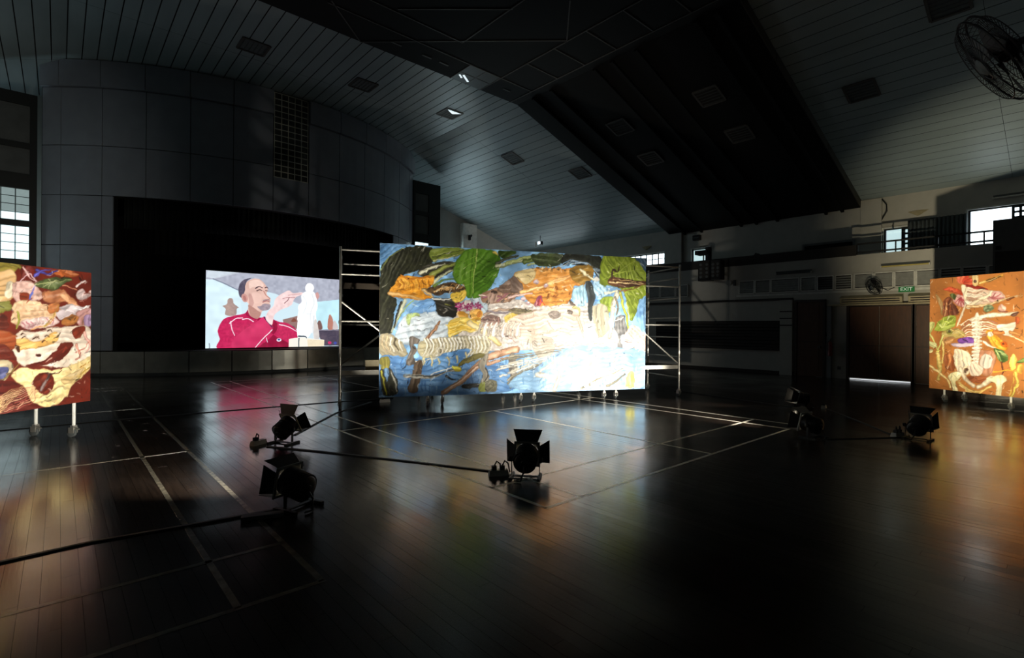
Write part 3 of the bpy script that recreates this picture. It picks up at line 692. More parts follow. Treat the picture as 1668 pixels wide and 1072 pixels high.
def paint_big(c):
    c.img *= (.8+.45*vnoise(c.h, c.w, 10, 3)*vnoise(c.h, c.w, 40, 4)*2)[..., None]
    P, K, E = c.poly, c.stroke, c.ell; R = 907
    rr = random.Random(5)
    for _ in range(120):                                           # loose blue and white brushwork
        x, y = rr.uniform(30, 1820), rr.uniform(60, 1000); l = rr.uniform(30, 130)
        K([(x, y), (x+l*.5, y+rr.uniform(-25, 25)), (x+l, y+rr.uniform(-60, 30))], rr.uniform(6, 22), 3, rr.choice([(60, 110, 175), (120, 170, 215), (170, 200, 225), (70, 125, 190)]), a=.7)
    P([(560, 430), (900, 395), (R+200, 430), (R+560, 440), (R+600, 690), (R+0, 740), (700, 740), (560, 650)], (186, 176, 170), (214, 208, 204)); P([(R+430, 560), (R+917, 640), (R+917, 800), (R+430, 760)], (190, 200, 212), (220, 222, 224)); P([(640, 400), (720, 380), (760, 470), (720, 500)], (150, 180, 206), (210, 216, 222))
    P([(32, 42), (215, 42), (120, 120), (32, 170)], (75, 130, 190), (120, 165, 210))
    P([(35, 235), (90, 130), (200, 55), (385, 55), (392, 150), (300, 205), (205, 235), (140, 290), (98, 360), (150, 405), (132, 500), (105, 625), (36, 640)], (26, 28, 18), (44, 46, 30))
    K([(40, 210), (100, 120), (190, 60)], 10, 4, (120, 128, 78))
    P([(385, 62), (612, 62), (570, 105), (470, 130), (390, 150)], (100, 118, 42), (128, 140, 60))
    K([(390, 120), (500, 90), (600, 70)], 8, 3, (40, 44, 22)); K([(395, 145), (480, 128), (560, 100)], 10, 4, (190, 190, 140))
    P([(300, 205), (395, 158), (545, 150), (520, 215), (400, 260), (300, 240)], (38, 38, 30), (52, 50, 40))
    K([(305, 228), (390, 185), (470, 165)], 22, 8, (205, 205, 180)); K([(380, 240), (470, 185), (545, 160)], 34, 26, (140, 150, 72)); K([(390, 290), (460, 235), (530, 200)], 26, 10, (200, 205, 170)); K([(395, 310), (470, 270), (540, 265)], 20, 10, (90, 120, 48))
    # big hanging leaf
    P([(525, 222), (545, 150), (612, 72), (690, 64), (800, 78), (845, 128), (835, 205), (800, 290), (765, 330), (700, 388), (640, 396), (615, 380), (600, 305), (560, 300), (532, 262)], (62, 104, 22), (84, 130, 34))
    P([(530, 222), (550, 155), (612, 80), (686, 70), (672, 200), (660, 380), (620, 378), (600, 300), (560, 296)], (96, 142, 38), (76, 118, 30))
    K([(686, 68), (678, 160), (664, 260), (660, 360)], 9, 5, (176, 196, 110))
    for y in (110, 150, 195, 240, 285): K([(684-(y-70)*.07, y), (610-(y-110)*.1, y+35), (560+(y-110)*.2, y+75)], 4, 2, (130, 166, 70)); K([(682-(y-70)*.07, y), (750, y+30), (815, y+60)], 4, 2, (46, 80, 18))
    P([(790, 82), (815, 82), (830, 108), (800, 92)], (225, 200, 90)); P([(830, 80), (905, 78), (948, 84), (925, 108), (870, 128), (845, 118)], (44, 66, 20), (60, 84, 26))
    # sticks top centre
    for i, (a, b, w, col) in enumerate([((815, 160), (960, 110), 20, (70, 74, 60)), ((820, 178), (1080, 128), 26, (196, 200, 160)), ((830, 192), (1000, 150), 12, (120, 130, 90)), ((R-20, 160), (R+170, 110), 28, (160, 172, 110)), ((R+100, 150), (R+330, 108), 36, (86, 104, 46)), ((R+120, 172), (R+360, 120), 14, (150, 160, 110))]):
        K([a, ((a[0]+b[0])/2, (a[1]+b[1])/2-6), b], w, w*.6, col)
    P([(R+150, 100), (R+350, 98), (R+330, 170), (R+190, 175)], (34, 40, 26), (70, 84, 44))
    P([(R+370, 98), (R+540, 106), (R+612, 130), (R+605, 260), (R+540, 200), (R+420, 170), (R+350, 165)], (24, 26, 22), (42, 46, 38))
    for k in range(7): K([(R+320+k*20, 185-k*4), (R+420+k*18, 140+k*4), (R+600, 205+k*8)], 6, 3, rr.choice([(130, 165, 205), (180, 195, 205), (70, 90, 110)]))
    # golden ribbons, left
    P([(95, 368), (138, 282), (180, 245), (300, 252), (392, 240), (388, 300), (330, 350), (388, 392), (300, 404), (180, 388)], (196, 120, 26), (222, 158, 50))
    for k in range(16): K([(150+k*14, 268+rr.uniform(0, 20)), (170+k*13, 300), (160+k*14, 330)], 7, 3, rr.choice([(232, 180, 80), (140, 78, 14), (210, 140, 40)]))
    K([(178, 240), (230, 262), (330, 256), (390, 246)], 12, 6, (190, 110, 20)); K([(98, 362), (200, 372), (320, 398)], 26, 12, (214, 168, 104)); K([(330, 335), (370, 365), (388, 390)], 26, 14, (226, 190, 130))
    P([(340, 335), (430, 305), (520, 288), (605, 320), (590, 360), (500, 352), (430, 375), (385, 362)], (54, 40, 28), (92, 70, 44))
    for k in range(12): K([(400+k*16, 350-k*2), (430+k*15, 325-k*2+rr.uniform(-14, 14)), (470+k*12, 318)], 7, 3, rr.choice([(226, 220, 200), (170, 130, 80), (60, 46, 34), (210, 170, 110)]))
    P([(372, 395), (440, 392), (500, 390), (548, 400), (552, 505), (500, 520), (440, 512), (408, 475), (412, 440)], (30, 30, 26), (46, 44, 38))
    K([(385, 398), (440, 400), (510, 394)], 10, 6, (225, 225, 220))
    P([(505, 362), (560, 350), (610, 340), (612, 390), (560, 425), (520, 405)], (208, 168, 50), (226, 196, 90)); K([(470, 430), (520, 440), (560, 420)], 12, 6, (96, 96, 40))
    # pale field with blue patch
    P([(140, 640), (165, 560), (235, 490), (300, 492), (390, 480), (440, 515), (520, 520), (530, 560), (490, 640), (420, 690), (250, 700), (130, 700)], (176, 196, 214), (206, 214, 222))
    P([(238, 480), (290, 420), (380, 398), (412, 440), (408, 478), (330, 488), (240, 492)], (84, 136, 200), (130, 172, 218)); P([(220, 500), (290, 490), (300, 512), (250, 520), (235, 570), (215, 560)], (176, 196, 130))
    K([(205, 410), (180, 470), (140, 560), (112, 625)], 30, 12, (190, 195, 170)); K([(180, 420), (150, 500), (130, 590)], 14, 8, (36, 36, 28)); K([(260, 410), (215, 450), (150, 540)], 8, 5, (150, 170, 70))
    K([(436, 548), (410, 590), (370, 640), (335, 692)], 16, 24, (136, 92, 62), (170, 130, 100)); K([(330, 695), (352, 680), (380, 610)], 6, 4, (80, 50, 34))
    # flowers
    for (x, y) in ((568, 462), (590, 440), (620, 448), (648, 440), (690, 440), (635, 460), (705, 452), (560, 440)):
        for k in range(5): E(x+13*math.cos(k*1.256), y+13*math.sin(k*1.256), 10, 6, k*72, rr.choice([(170, 50, 112), (196, 80, 140), (130, 34, 84)]))
        E(x, y, 5, 5, 0, (230, 200, 210))
    E(590, 505, 38, 26, 20, (214, 150, 50), (232, 180, 90)); E(680, 498, 44, 36, 0, (212, 148, 54), (232, 186, 100)); E(700, 500, 16, 22, 20, (190, 120, 40))
    for k in range(14): K([(495+k*9, 655-k*5), (560+k*10, 590-k*4+rr.uniform(-20, 20)), (520+k*22, 545+rr.uniform(-10, 30))], 16, 6, rr.choice([(216, 176, 56), (232, 202, 96), (190, 140, 36), (240, 222, 150)]))
    P([(500, 548), (600, 520), (700, 560), (660, 620), (560, 610), (500, 655)], (218, 182, 66), (236, 210, 120))
    for k in range(7): K([(505, 560+k*14), (580, 548+k*10), (680, 580+k*6)], 7, 3, rr.choice([(176, 128, 30), (240, 224, 150), (200, 160, 50)]))
    K([(640, 560), (720, 610), (790, 660), (835, 700)], 46, 34, (222, 196, 120), (236, 220, 180))
    # pods and cloth in the middle
    P([(710, 375), (760, 340), (850, 318), (950, 330), (960, 380), (880, 420), (790, 430), (730, 420)], (176, 140, 110), (120, 90, 74))
    for k in range(10): K([(700+k*25, 420-rr.uniform(0, 50)), (760+k*22, 380), (800+k*20, 350+rr.uniform(-20, 40))], 14, 5, rr.choice([(196, 150, 120), (220, 200, 190), (110, 80, 64), (150, 90, 110), (90, 76, 70)]))
    E(790, 385, 34, 44, 15, (206, 180, 165), (150, 120, 108)); E(800, 350, 22, 12, 10, (70, 54, 46))
    P([(820, 340), (930, 250), (1000, 240), (1010, 330), (930, 360)], (92, 72, 60), (130, 106, 92))
    K([(735, 500), (830, 470), (960, 470), (1080, 480)], 22, 14, (176, 150, 130)); K([(760, 480), (870, 490), (980, 460)], 18, 10, (120, 110, 120))
    P([(712, 552), (735, 515), (790, 502), (835, 520), (845, 560), (800, 572), (760, 562)], (94, 74, 70), (130, 104, 98)); P([(715, 560), (760, 566), (830, 560), (820, 590), (750, 600)], (196, 160, 140))
    K([(825, 520), (850, 600), (890, 650), (945, 685)], 8, 5, (150, 112, 102)); K([(750, 590), (860, 575), (980, 565)], 24, 16, (214, 204, 196))
    P([(870, 520), (930, 490), (960, 500), (930, 545), (890, 580)], (206, 180, 90)); P([(R-10, 470), (R+60, 460), (R+140, 470), (R+175, 520), (R+120, 510), (R+40, 500)], (90, 80, 62), (150, 140, 110))
    # warm body, centre right
    P([(R+25, 235), (R+70, 210), (R+180, 190), (R+330, 196), (R+440, 186), (R+545, 178), (R+550, 262), (R+490, 306), (R+430, 312), (R+412, 390), (R+372, 430), (R+240, 446), (R+140, 425), (R+75, 352)], (186, 118, 46), (206, 148, 76))
    P([(R+28, 232), (R+80, 208), (R+165, 196), (R+160, 270), (R+110, 300), (R+80, 282)], (200, 176, 120), (226, 210, 170))
    for k in range(22): E(R+160+rr.uniform(0, 230), 196+rr.uniform(-10, 16), 8, 6, 0, rr.choice([(216, 190, 140), (170, 120, 60), (120, 84, 40)]))
    P([(R+410, 190), (R+545, 176), (R+552, 260), (R+490, 300), (R+420, 270)], (120, 88, 34), (150, 116, 50))
    K([(R+75, 352), (R+200, 320), (R+300, 275), (R+400, 250)], 30, 24, (214, 150, 84), (228, 180, 120)); K([(R+120, 345), (R+260, 300), (R+380, 262)], 8, 5, (238, 210, 160))
    for k in range(16): E(R+170+rr.uniform(0, 230), 300+rr.uniform(0, 120), rr.uniform(6, 16), rr.uniform(4, 9), rr.uniform(0, 180), rr.choice([(236, 206, 160), (150, 84, 30), (226, 170, 100)]))
    for x, y in ((175, 288), (240, 308), (90, 395), (120, 425)): E(R+x, y, 17, 14, 0, (186, 160, 168)); E(R+x+3, y-4, 7, 5, 0, (240, 235, 240))
    P([(R+165, 440), (R+185, 385), (R+215, 375), (R+210, 435)], (120, 70, 110), (170, 60, 60)); K([(R+215, 380), (R+205, 410), (R+235, 440)], 10, 5, (190, 60, 36))
    P([(R+20, 240), (R+80, 300), (R+90, 335), (R+10, 345)], (96, 78, 70), (130, 110, 98))
    K([(R-10, 390), (R+60, 372), (R+150, 360)], 20, 10, (220, 186, 180))
    K([(R+475, 205), (R+520, 240), (R+570, 280)], 22, 14, (216, 206, 170)); P([(R+415, 372), (R+440, 320), (R+500, 306), (R+512, 420), (R+480, 450), (R+430, 420)], (140, 186, 214), (176, 206, 222))
    P([(R+505, 290), (R+545, 285), (R+572, 380), (R+552, 450), (R+545, 545), (R+525, 520), (R+520, 400)], (38, 44, 46), (60, 70, 74)); P([(R+398, 400), (R+440, 440), (R+410, 445)], (96, 84, 74))
    P([(R+565, 270), (R+620, 300), (R+665, 350), (R+600, 400), (R+565, 350)], (126, 170, 206), (176, 204, 222)); E(R+580, 265, 22, 16, 0, (200, 200, 196))
    # skull-like pale mass and cloth (kept light: strongest lamp light falls here)
    P([(R+20, 520), (R+120, 490), (R+260, 462), (R+400, 440), (R+460, 470), (R+500, 560), (R+500, 660), (R+380, 690), (R+200, 700), (R+40, 660), (R-60, 600)], (214, 190, 172), (226, 210, 200))
    P([(R+258, 492), (R+300, 474), (R+338, 496), (R+326, 522), (R+280, 528)], (96, 88, 84), (150, 138, 130)); E(R+402, 487, 18, 13, 20, (88, 78, 72)); K([(R+250, 540), (R+290, 600), (R+380, 622), (R+410, 610)], 5, 4, (150, 130, 120))
    K([(R+425, 455), (R+460, 460), (R+465, 510)], 20, 12, (176, 172, 110)); K([(R+455, 520), (R+480, 600), (R+500, 670)], 26, 14, (206, 176, 158))
    for k in range(9): K([(700+k*32, 640), (705+k*32, 590+rr.uniform(-10, 10)), (722+k*32, 560)], 24, 16, rr.choice([(214, 206, 196), (228, 224, 220), (190, 180, 168)])); K([(717+k*32, 650), (720+k*32, 600)], 5, 3, (150, 136, 122))
    P([(R+150, 690), (R+210, 650), (R+290, 670), (R+290, 760), (R+190, 790)], (176, 164, 150), (206, 198, 188))
    K([(R+290, 690), (R+420, 690), (R+560, 660), (R+700, 665)], 24, 20, (206, 196, 190)); K([(R+300, 712), (R+450, 705), (R+720, 690)], 8, 6, (150, 134, 124))
    # right-hand leaf with the dark rolls
    P([(R+605, 200), (R+625, 118), (R+740, 112), (R+830, 122), (R+880, 175), (R+917, 235), (R+917, 395), (R+872, 400), (R+842, 500), (R+815, 548), (R+790, 500), (R+765, 360), (R+690, 310), (R+610, 300)], (100, 118, 26), (124, 140, 44))
    c.fan((R+715, 225), [(R+640, 130), (R+700, 118), (R+770, 118), (R+840, 140), (R+890, 200), (R+620, 270)], 6, (158, 172, 80)); c.fan((R+770, 350), [(R+915, 330), (R+880, 395), (R+840, 480), (R+815, 540)], 6, (150, 166, 70))
    P([(R+600, 410), (R+680, 380), (R+690, 430), (R+660, 490)], (130, 150, 50)); K([(R+740, 360), (R+755, 430), (R+782, 520), (R+792, 600)], 26, 18, (166, 170, 62)); K([(R+800, 540), (R+790, 470), (R+780, 420)], 8, 5, (216, 210, 150))
    P([(R+652, 285), (R+690, 250), (R+800, 268), (R+917, 285), (R+917, 305), (R+800, 318), (R+740, 322), (R+670, 300)], (52, 30, 20), (90, 56, 34)); K([(R+665, 285), (R+760, 290), (R+900, 300)], 8, 5, (214, 190, 140)); K([(R+690, 268), (R+800, 278), (R+880, 290)], 5, 4, (190, 160, 110)); K([(R+730, 345), (R+800, 335), (R+900, 300)], 14, 8, (120, 84, 44))
    K([(R+680, 255), (R+690, 205), (R+720, 215), (R+735, 180)], 20, 8, (50, 32, 20)); P([(R+835, 120), (R+917, 122), (R+917, 230), (R+880, 170)], (58, 82, 104))
    P([(R+850, 470), (R+880, 400), (R+917, 395), (R+917, 640), (R+860, 560)], (92, 144, 200), (150, 186, 216))
    # columns and grey figure
    P([(R+555, 450), (R+620, 430), (R+660, 480), (R+660, 600), (R+600, 655), (R+560, 560)], (190, 182, 160), (150, 146, 124)); K([(R+715, 370), (R+690, 450), (R+680, 560), (R+668, 655)], 46, 30, (196, 190, 172), (214, 210, 200)); K([(R+640, 360), (R+720, 345)], 20, 14, (210, 206, 176))
    P([(R+700, 540), (R+720, 512), (R+765, 510), (R+775, 560), (R+790, 630), (R+740, 648), (R+755, 745), (R+722, 752), (R+722, 640), (R+700, 600)], (92, 92, 94), (130, 130, 130)); K([(R+705, 545), (R+760, 520)], 8, 6, (196, 196, 196)); K([(R+705, 390), (R+725, 450), (R+715, 500)], 22, 14, (120, 112, 96))
    P([(R+765, 660), (R+790, 600), (R+820, 572), (R+870, 600), (R+917, 660), (R+917, 740), (R+800, 752)], (206, 174, 160), (222, 204, 196)); K([(R+770, 685), (R+815, 690)], 7, 4, (60, 56, 54)); K([(R+765, 668), (R+800, 672)], 5, 3, (80, 74, 70))
    # rib cage running along the left
    P([(35, 640), (110, 632), (190, 700), (215, 770), (120, 790), (40, 770)], (190, 180, 156), (120, 112, 84))
    for k in range(5): K([(60+k*26, 640+k*8), (52+k*28, 700), (75+k*28, 745)], 14, 8, rr.choice([(226, 220, 206), (70, 62, 44), (196, 176, 140)]))
    P([(300, 690), (480, 650), (700, 650), (760, 700), (740, 780), (560, 760), (330, 790)], (196, 188, 160), (170, 160, 124))
    for k in range(19):
        x = 318+k*23; K([(x+16, 668-k*1.2), (x+34, 700), (x+26, 745), (x+4, 775)], 17, 9, rr.choice([(226, 222, 206), (214, 206, 180), (236, 234, 226)])); K([(x+28, 668), (x+44, 705), (x+34, 755)], 5, 3, rr.choice([(110, 100, 76), (150, 136, 100)]))
    E(440, 745, 26, 28, 0, (214, 208, 190)); E(440, 745, 13, 14, 0, (150, 140, 116))
    # lower blue field
    P([(32, 800), (130, 775), (330, 800), (560, 735), (640, 740), (600, 800), (720, 830), (860, 830), (907, 900), (907, 1012), (32, 1040)], (70, 122, 186), (110, 156, 206))
    for k in range(50):
        x, y = rr.uniform(60, 900), rr.uniform(790, 1020); K([(x, y), (x+rr.uniform(-8, 8), y+30), (x+rr.uniform(-10, 10), y+60)], 12, 6, rr.choice([(52, 100, 166), (110, 160, 210), (150, 188, 222), (84, 132, 190)]), a=.6)
    for (a, b) in (((330, 790), (325, 835)), ((375, 780), (385, 845)), ((430, 800), (432, 835)), ((490, 790), (495, 840)), ((550, 780), (556, 825)), ((610, 760), (612, 800)), ((665, 740), (672, 775))): K([a, ((a[0]+b[0])/2+6, (a[1]+b[1])/2), b], 16, 10, (206, 196, 150))
    K([(222, 820), (320, 810), (420, 790)], 10, 6, (226, 220, 196)); P([(560, 850), (640, 820), (740, 780), (700, 760), (600, 800)], (126, 116, 50), (90, 84, 36))
    P([(230, 660), (262, 650), (298, 665), (292, 700), (262, 700), (285, 740), (262, 780), (270, 830), (215, 835), (222, 780), (240, 730)], (74, 68, 64), (112, 104, 96)); P([(268, 830), (312, 800), (320, 850), (300, 960), (290, 1010), (250, 1025), (225, 1000), (245, 920)], (104, 84, 66), (76, 62, 50))
    P([(210, 895), (400, 905), (560, 850), (575, 875), (480, 890), (390, 925), (212, 925)], (120, 118, 106), (206, 204, 196)); K([(215, 905), (390, 912), (480, 880), (570, 862)], 8, 5, (40, 40, 36)); K([(380, 900), (450, 875), (540, 850)], 8, 5, (226, 226, 220)); P([(520, 850), (570, 852), (580, 878), (540, 880)], (206, 190, 60))
    K([(480, 915), (510, 930), (545, 938)], 18, 4, (40, 44, 50))
    K([(455, 1025), (560, 960), (660, 870), (760, 790), (880, 750), (950, 735)], 34, 56, (186, 136, 102), (214, 176, 150)); K([(470, 1015), (600, 925), (720, 830)], 7, 5, (236, 214, 196)); K([(620, 900), (720, 820), (860, 780)], 8, 5, (130, 86, 60)); K([(760, 830), (860, 800), (950, 790)], 30, 20, (196, 150, 118))
    P([(690, 840), (740, 770), (765, 780), (740, 850), (770, 920), (740, 980), (705, 960), (725, 900)], (190, 184, 166), (110, 104, 92)); K([(745, 860), (760, 910), (735, 950)], 10, 6, (60, 56, 50)); P([(695, 975), (740, 950), (745, 1015), (700, 1015)], (150, 160, 70)); P([(745, 950), (812, 940), (815, 1010), (748, 1015)], (104, 104, 84), (130, 128, 104)); P([(585, 970), (690, 960), (690, 990), (600, 995)], (54, 56, 56))
    K([(75, 870), (60, 930), (75, 1030)], 16, 10, (190, 186, 50)); P([(40, 870), (110, 865), (155, 960), (150, 1030), (60, 1035)], (34, 36, 28), (54, 56, 40)); K([(110, 880), (140, 950), (152, 1030)], 8, 5, (206, 206, 196)); K([(48, 880), (62, 960), (80, 1035)], 12, 10, (196, 190, 52)); P([(40, 790), (100, 790), (95, 860), (42, 860)], (96, 92, 30), (160, 150, 60)); P([(64, 868), (95, 868), (84, 950)], (110, 156, 206))
    # dancers and sticks in the middle bottom
    P([(R+0, 770), (R+25, 755), (R+35, 800), (R+50, 850), (R+45, 900), (R+58, 985), (R+40, 990), (R+28, 930), (R+15, 990), (R-4, 990), (R+2, 900), (R-10, 850)], (100, 96, 90), (136, 130, 122))
    for k in range(9): K([(R-60+rr.uniform(-40, 60), 960-k*22), (R+60+k*12, 900-k*18), (R+190+k*22, 840-k*14)], 16, 6, rr.choice([(196, 190, 174), (150, 144, 126), (220, 216, 206), (120, 116, 100)]))
    # pale waves lower right
    P([(R+60, 900), (R+200, 870), (R+420, 720), (R+700, 720), (R+917, 760), (R+917, 985), (R+60, 1005)], (118, 164, 208), (160, 194, 220))
    for k in range(60):
        x, y = R+rr.uniform(60, 880), rr.uniform(740, 970); K([(x, y), (x+rr.uniform(-4, 4), y+40)], 14, 8, rr.choice([(90, 144, 200), (140, 182, 216), (186, 208, 226)]), a=.5)
    K([(R+180, 900), (R+340, 930), (R+520, 945), (R+660, 880), (R+720, 790)], 40, 26, (206, 202, 188), (220, 218, 212)); K([(R+200, 880), (R+330, 800), (R+430, 740)], 22, 10, (190, 184, 170)); K([(R+430, 740), (R+560, 790), (R+700, 750), (R+830, 720)], 26, 14, (212, 208, 204)); P([(R+505, 820), (R+530, 775), (R+550, 820), (R+540, 870), (R+510, 870)], (216, 196, 150)); K([(R+300, 1000), (R+335, 900), (R+350, 820)], 38, 26, (196, 188, 172))
    for k in range(9): K([(R+480+k*8, 995-k*4), (R+540+k*20, 960-k*8), (R+590+k*24, 930-k*10)], 18, 6, rr.choice([(206, 198, 170), (130, 124, 96), (226, 222, 206), (84, 80, 60)]))
    P([(R+775, 985), (R+790, 895), (R+828, 888), (R+835, 985)], (196, 190, 76), (214, 210, 120)); K([(R+650, 980), (R+720, 940), (R+770, 900)], 20, 10, (110, 104, 84)); K([(R+700, 985), (R+750, 950)], 14, 8, (190, 180, 140))
def paint_left(c):
    P, K, E = c.poly, c.stroke, c.ell; rr = random.Random(9)
    c.img *= (.85+.3*vnoise(c.h, c.w, 16, 5))[..., None]
    P([(-300, 60), (60, 90), (100, 110), (60, 150), (0, 190), (-300, 230)], (120, 110, 40), (150, 134, 60))
    P([(-250, 170), (0, 140), (70, 130), (85, 200), (75, 270), (20, 300), (-250, 320)], (206, 160, 104), (226, 190, 140)); E(50, 235, 26, 46, 10, (236, 224, 196)); P([(70, 200), (150, 190), (215, 240), (215, 280), (150, 300), (80, 290)], (206, 160, 150), (226, 190, 180))
    P([(-200, 300), (20, 295), (60, 310), (40, 345), (-200, 370)], (136, 136, 60), (100, 100, 44))
    K([(60, 95), (100, 110), (120, 140)], 26, 10, (130, 120, 50)); P([(110, 120), (160, 108), (180, 150), (140, 190), (112, 170)], (110, 30, 24)); P([(280, 125), (390, 135), (410, 160), (330, 165), (270, 150)], (176, 90, 44)); P([(220, 250), (330, 230), (350, 290), (250, 300)], (150, 80, 50), (190, 130, 90))
    P([(100, 250), (150, 250), (150, 290), (110, 295)], (150, 60, 34)); K([(190, 130), (240, 150), (300, 130)], 20, 10, (64, 60, 150)); K([(180, 160), (215, 135), (262, 125)], 16, 8, (90, 84, 190)); K([(120, 115), (150, 160), (190, 190)], 7, 5, (226, 190, 190)); K([(100, 190), (150, 150), (185, 190), (170, 230)], 6, 4, (220, 190, 200)); K([(160, 260), (172, 225), (190, 200)], 10, 8, (110, 100, 190)); K([(145, 300), (155, 275), (170, 245)], 12, 8, (90, 110, 200))
    P([(175, 205), (220, 185), (300, 168), (380, 175), (330, 205), (290, 232), (220, 225)], (60, 74, 36), (90, 104, 60))
    K([(180, 206), (270, 195), (375, 178)], 6, 3, (170, 176, 120)); c.fan((270, 198), [(220, 222), (250, 228), (285, 228), (310, 180), (250, 178)], 4, (190, 190, 150))
    K([(330, 210), (370, 220), (410, 235)], 8, 4, (214, 150, 120)); K([(400, 215), (420, 195), (445, 185)], 14, 10, (226, 206, 206)); P([(400, 245), (430, 228), (450, 250), (478, 235), (480, 262), (430, 285), (405, 275)], (226, 214, 214), (190, 160, 160))
    P([(60, 340), (90, 308), (140, 300), (130, 320), (80, 342)], (74, 110, 200), (120, 150, 226)); P([(80, 300), (170, 290), (280, 320), (310, 350), (260, 400), (120, 420), (60, 400)], (214, 170, 130), (226, 190, 156))
    P([(310, 260), (350, 255), (400, 290), (420, 330), (380, 340), (350, 300)], (196, 110, 60), (226, 180, 140)); P([(300, 340), (360, 310), (440, 320), (470, 310), (455, 335), (390, 370), (310, 390)], (206, 190, 196), (226, 214, 220)); K([(380, 330), (430, 335), (455, 318)], 10, 6, (240, 240, 244)); P([(245, 320), (300, 300), (310, 345), (260, 360)], (186, 110, 60))
    P([(400, 350), (480, 330), (480, 420), (430, 430), (400, 400)], (170, 110, 80), (190, 150, 170)); P([(440, 370), (480, 365), (480, 420), (445, 425)], (160, 130, 170))
    P([(320, 400), (370, 360), (410, 375), (390, 410), (340, 425)], (190, 120, 60)); K([(90, 350), (100, 400), (85, 440)], 14, 8, (150, 150, 60))
    P([(110, 400), (180, 380), (250, 380), (310, 400), (250, 430), (140, 440)], (206, 170, 170), (226, 200, 196))
    for k in range(9): K([(115+k*21, 405-k*3), (130+k*21, 415-k*2), (125+k*21, 435-k*3)], 8, 4, rr.choice([(226, 206, 206), (170, 110, 120)])) 
    K([(160, 440), (260, 410), (305, 320)], 7, 4, (206, 150, 80)); K([(230, 430), (280, 370), (310, 310)], 6, 3, (150, 130, 50))
    # pale bone
    P([(70, 480), (120, 450), (200, 450), (280, 425), (340, 430), (420, 420), (470, 440), (480, 560), (440, 620), (330, 640), (200, 635), (110, 630), (70, 580), (50, 530)], (226, 206, 186), (236, 222, 210))
    P([(60, 500), (130, 490), (200, 505), (290, 450), (300, 500), (230, 530), (150, 545), (80, 540)], (222, 160, 70), (236, 196, 130))
    P([(-200, 470), (20, 450), (80, 500), (40, 560), (-200, 560)], (170, 84, 40), (130, 50, 26)); P([(-200, 380), (20, 365), (40, 400), (30, 440), (-200, 450)], (90, 34, 24))
    P([(375, 450), (410, 425), (448, 430), (430, 470), (395, 490)], (120, 40, 20)); P([(240, 600), (320, 515), (375, 510), (384, 530), (330, 590), (270, 620), (200, 636), (130, 630)], (104, 32, 18), (90, 26, 16)); E(200, 578, 15, 8, 0, (80, 26, 16)); P([(75, 528), (95, 525), (102, 552), (85, 556)], (80, 40, 20))
    for x, y in ((120, 470), (185, 490), (230, 505), (245, 478), (125, 490), (262, 450)): K([(x-12, y), (x, y-7), (x+14, y+2)], 9, 4, (70, 40, 26))
    P([(-200, 540), (0, 520), (60, 560), (85, 605), (40, 600), (-200, 600)], (96, 30, 18)); K([(400, 520), (420, 580), (400, 600)], 20, 10, (214, 150, 130)); K([(440, 460), (470, 520), (450, 560)], 18, 10, (226, 170, 160)); K([(395, 560), (440, 540), (470, 500)], 8, 5, (190, 110, 90))
    # cream pelvis
    P([(60, 690), (110, 640), (190, 650), (300, 650), (400, 620), (478, 580), (478, 640), (430, 690), (370, 745), (350, 790), (300, 835), (230, 850), (180, 835), (145, 790), (120, 740)], (226, 196, 130), (236, 216, 164))
    P([(165, 720), (195, 680), (250, 668), (280, 690), (280, 735), (245, 785), (205, 775), (180, 745)], (90, 26, 14), (110, 36, 20)); K([(240, 670), (300, 672), (325, 656)], 9, 4, (60, 30, 20)); K([(215, 760), (240, 710), (262, 672)], 22, 12, (170, 150, 150), (90, 70, 70))
    P([(320, 700), (400, 660), (440, 640), (400, 700), (340, 730)], (206, 176, 120)); K([(410, 690), (440, 660), (478, 640)], 12, 6, (150, 120, 40)); K([(420, 640), (450, 620), (478, 615)], 8, 5, (170, 120, 40))
    P([(-200, 620), (20, 600), (70, 640), (50, 680), (0, 720), (-200, 740)], (176, 160, 130), (206, 190, 150)); P([(-150, 660), (10, 640), (45, 650), (30, 690), (0, 715), (-150, 730)], (70, 76, 130), (100, 104, 150)); K([(-30, 720), (40, 690), (100, 620)], 10, 5, (130, 110, 60))
    P([(-200, 740), (50, 715), (130, 760), (160, 820), (230, 852), (160, 870), (-200, 910)], (92, 26, 18), (76, 20, 14))
    for k in range(10): K([(-40+k*4, 800+k*10), (60+k*12, 770+k*6), (180, 740+k*3)], 5, 2, rr.choice([(190, 130, 110), (150, 80, 70), (206, 170, 140)]))
    for k in range(7): K([(-10, 880-k*12), (40, 830-k*10), (90+k*6, 790-k*8)], 5, 2, (196, 170, 120))
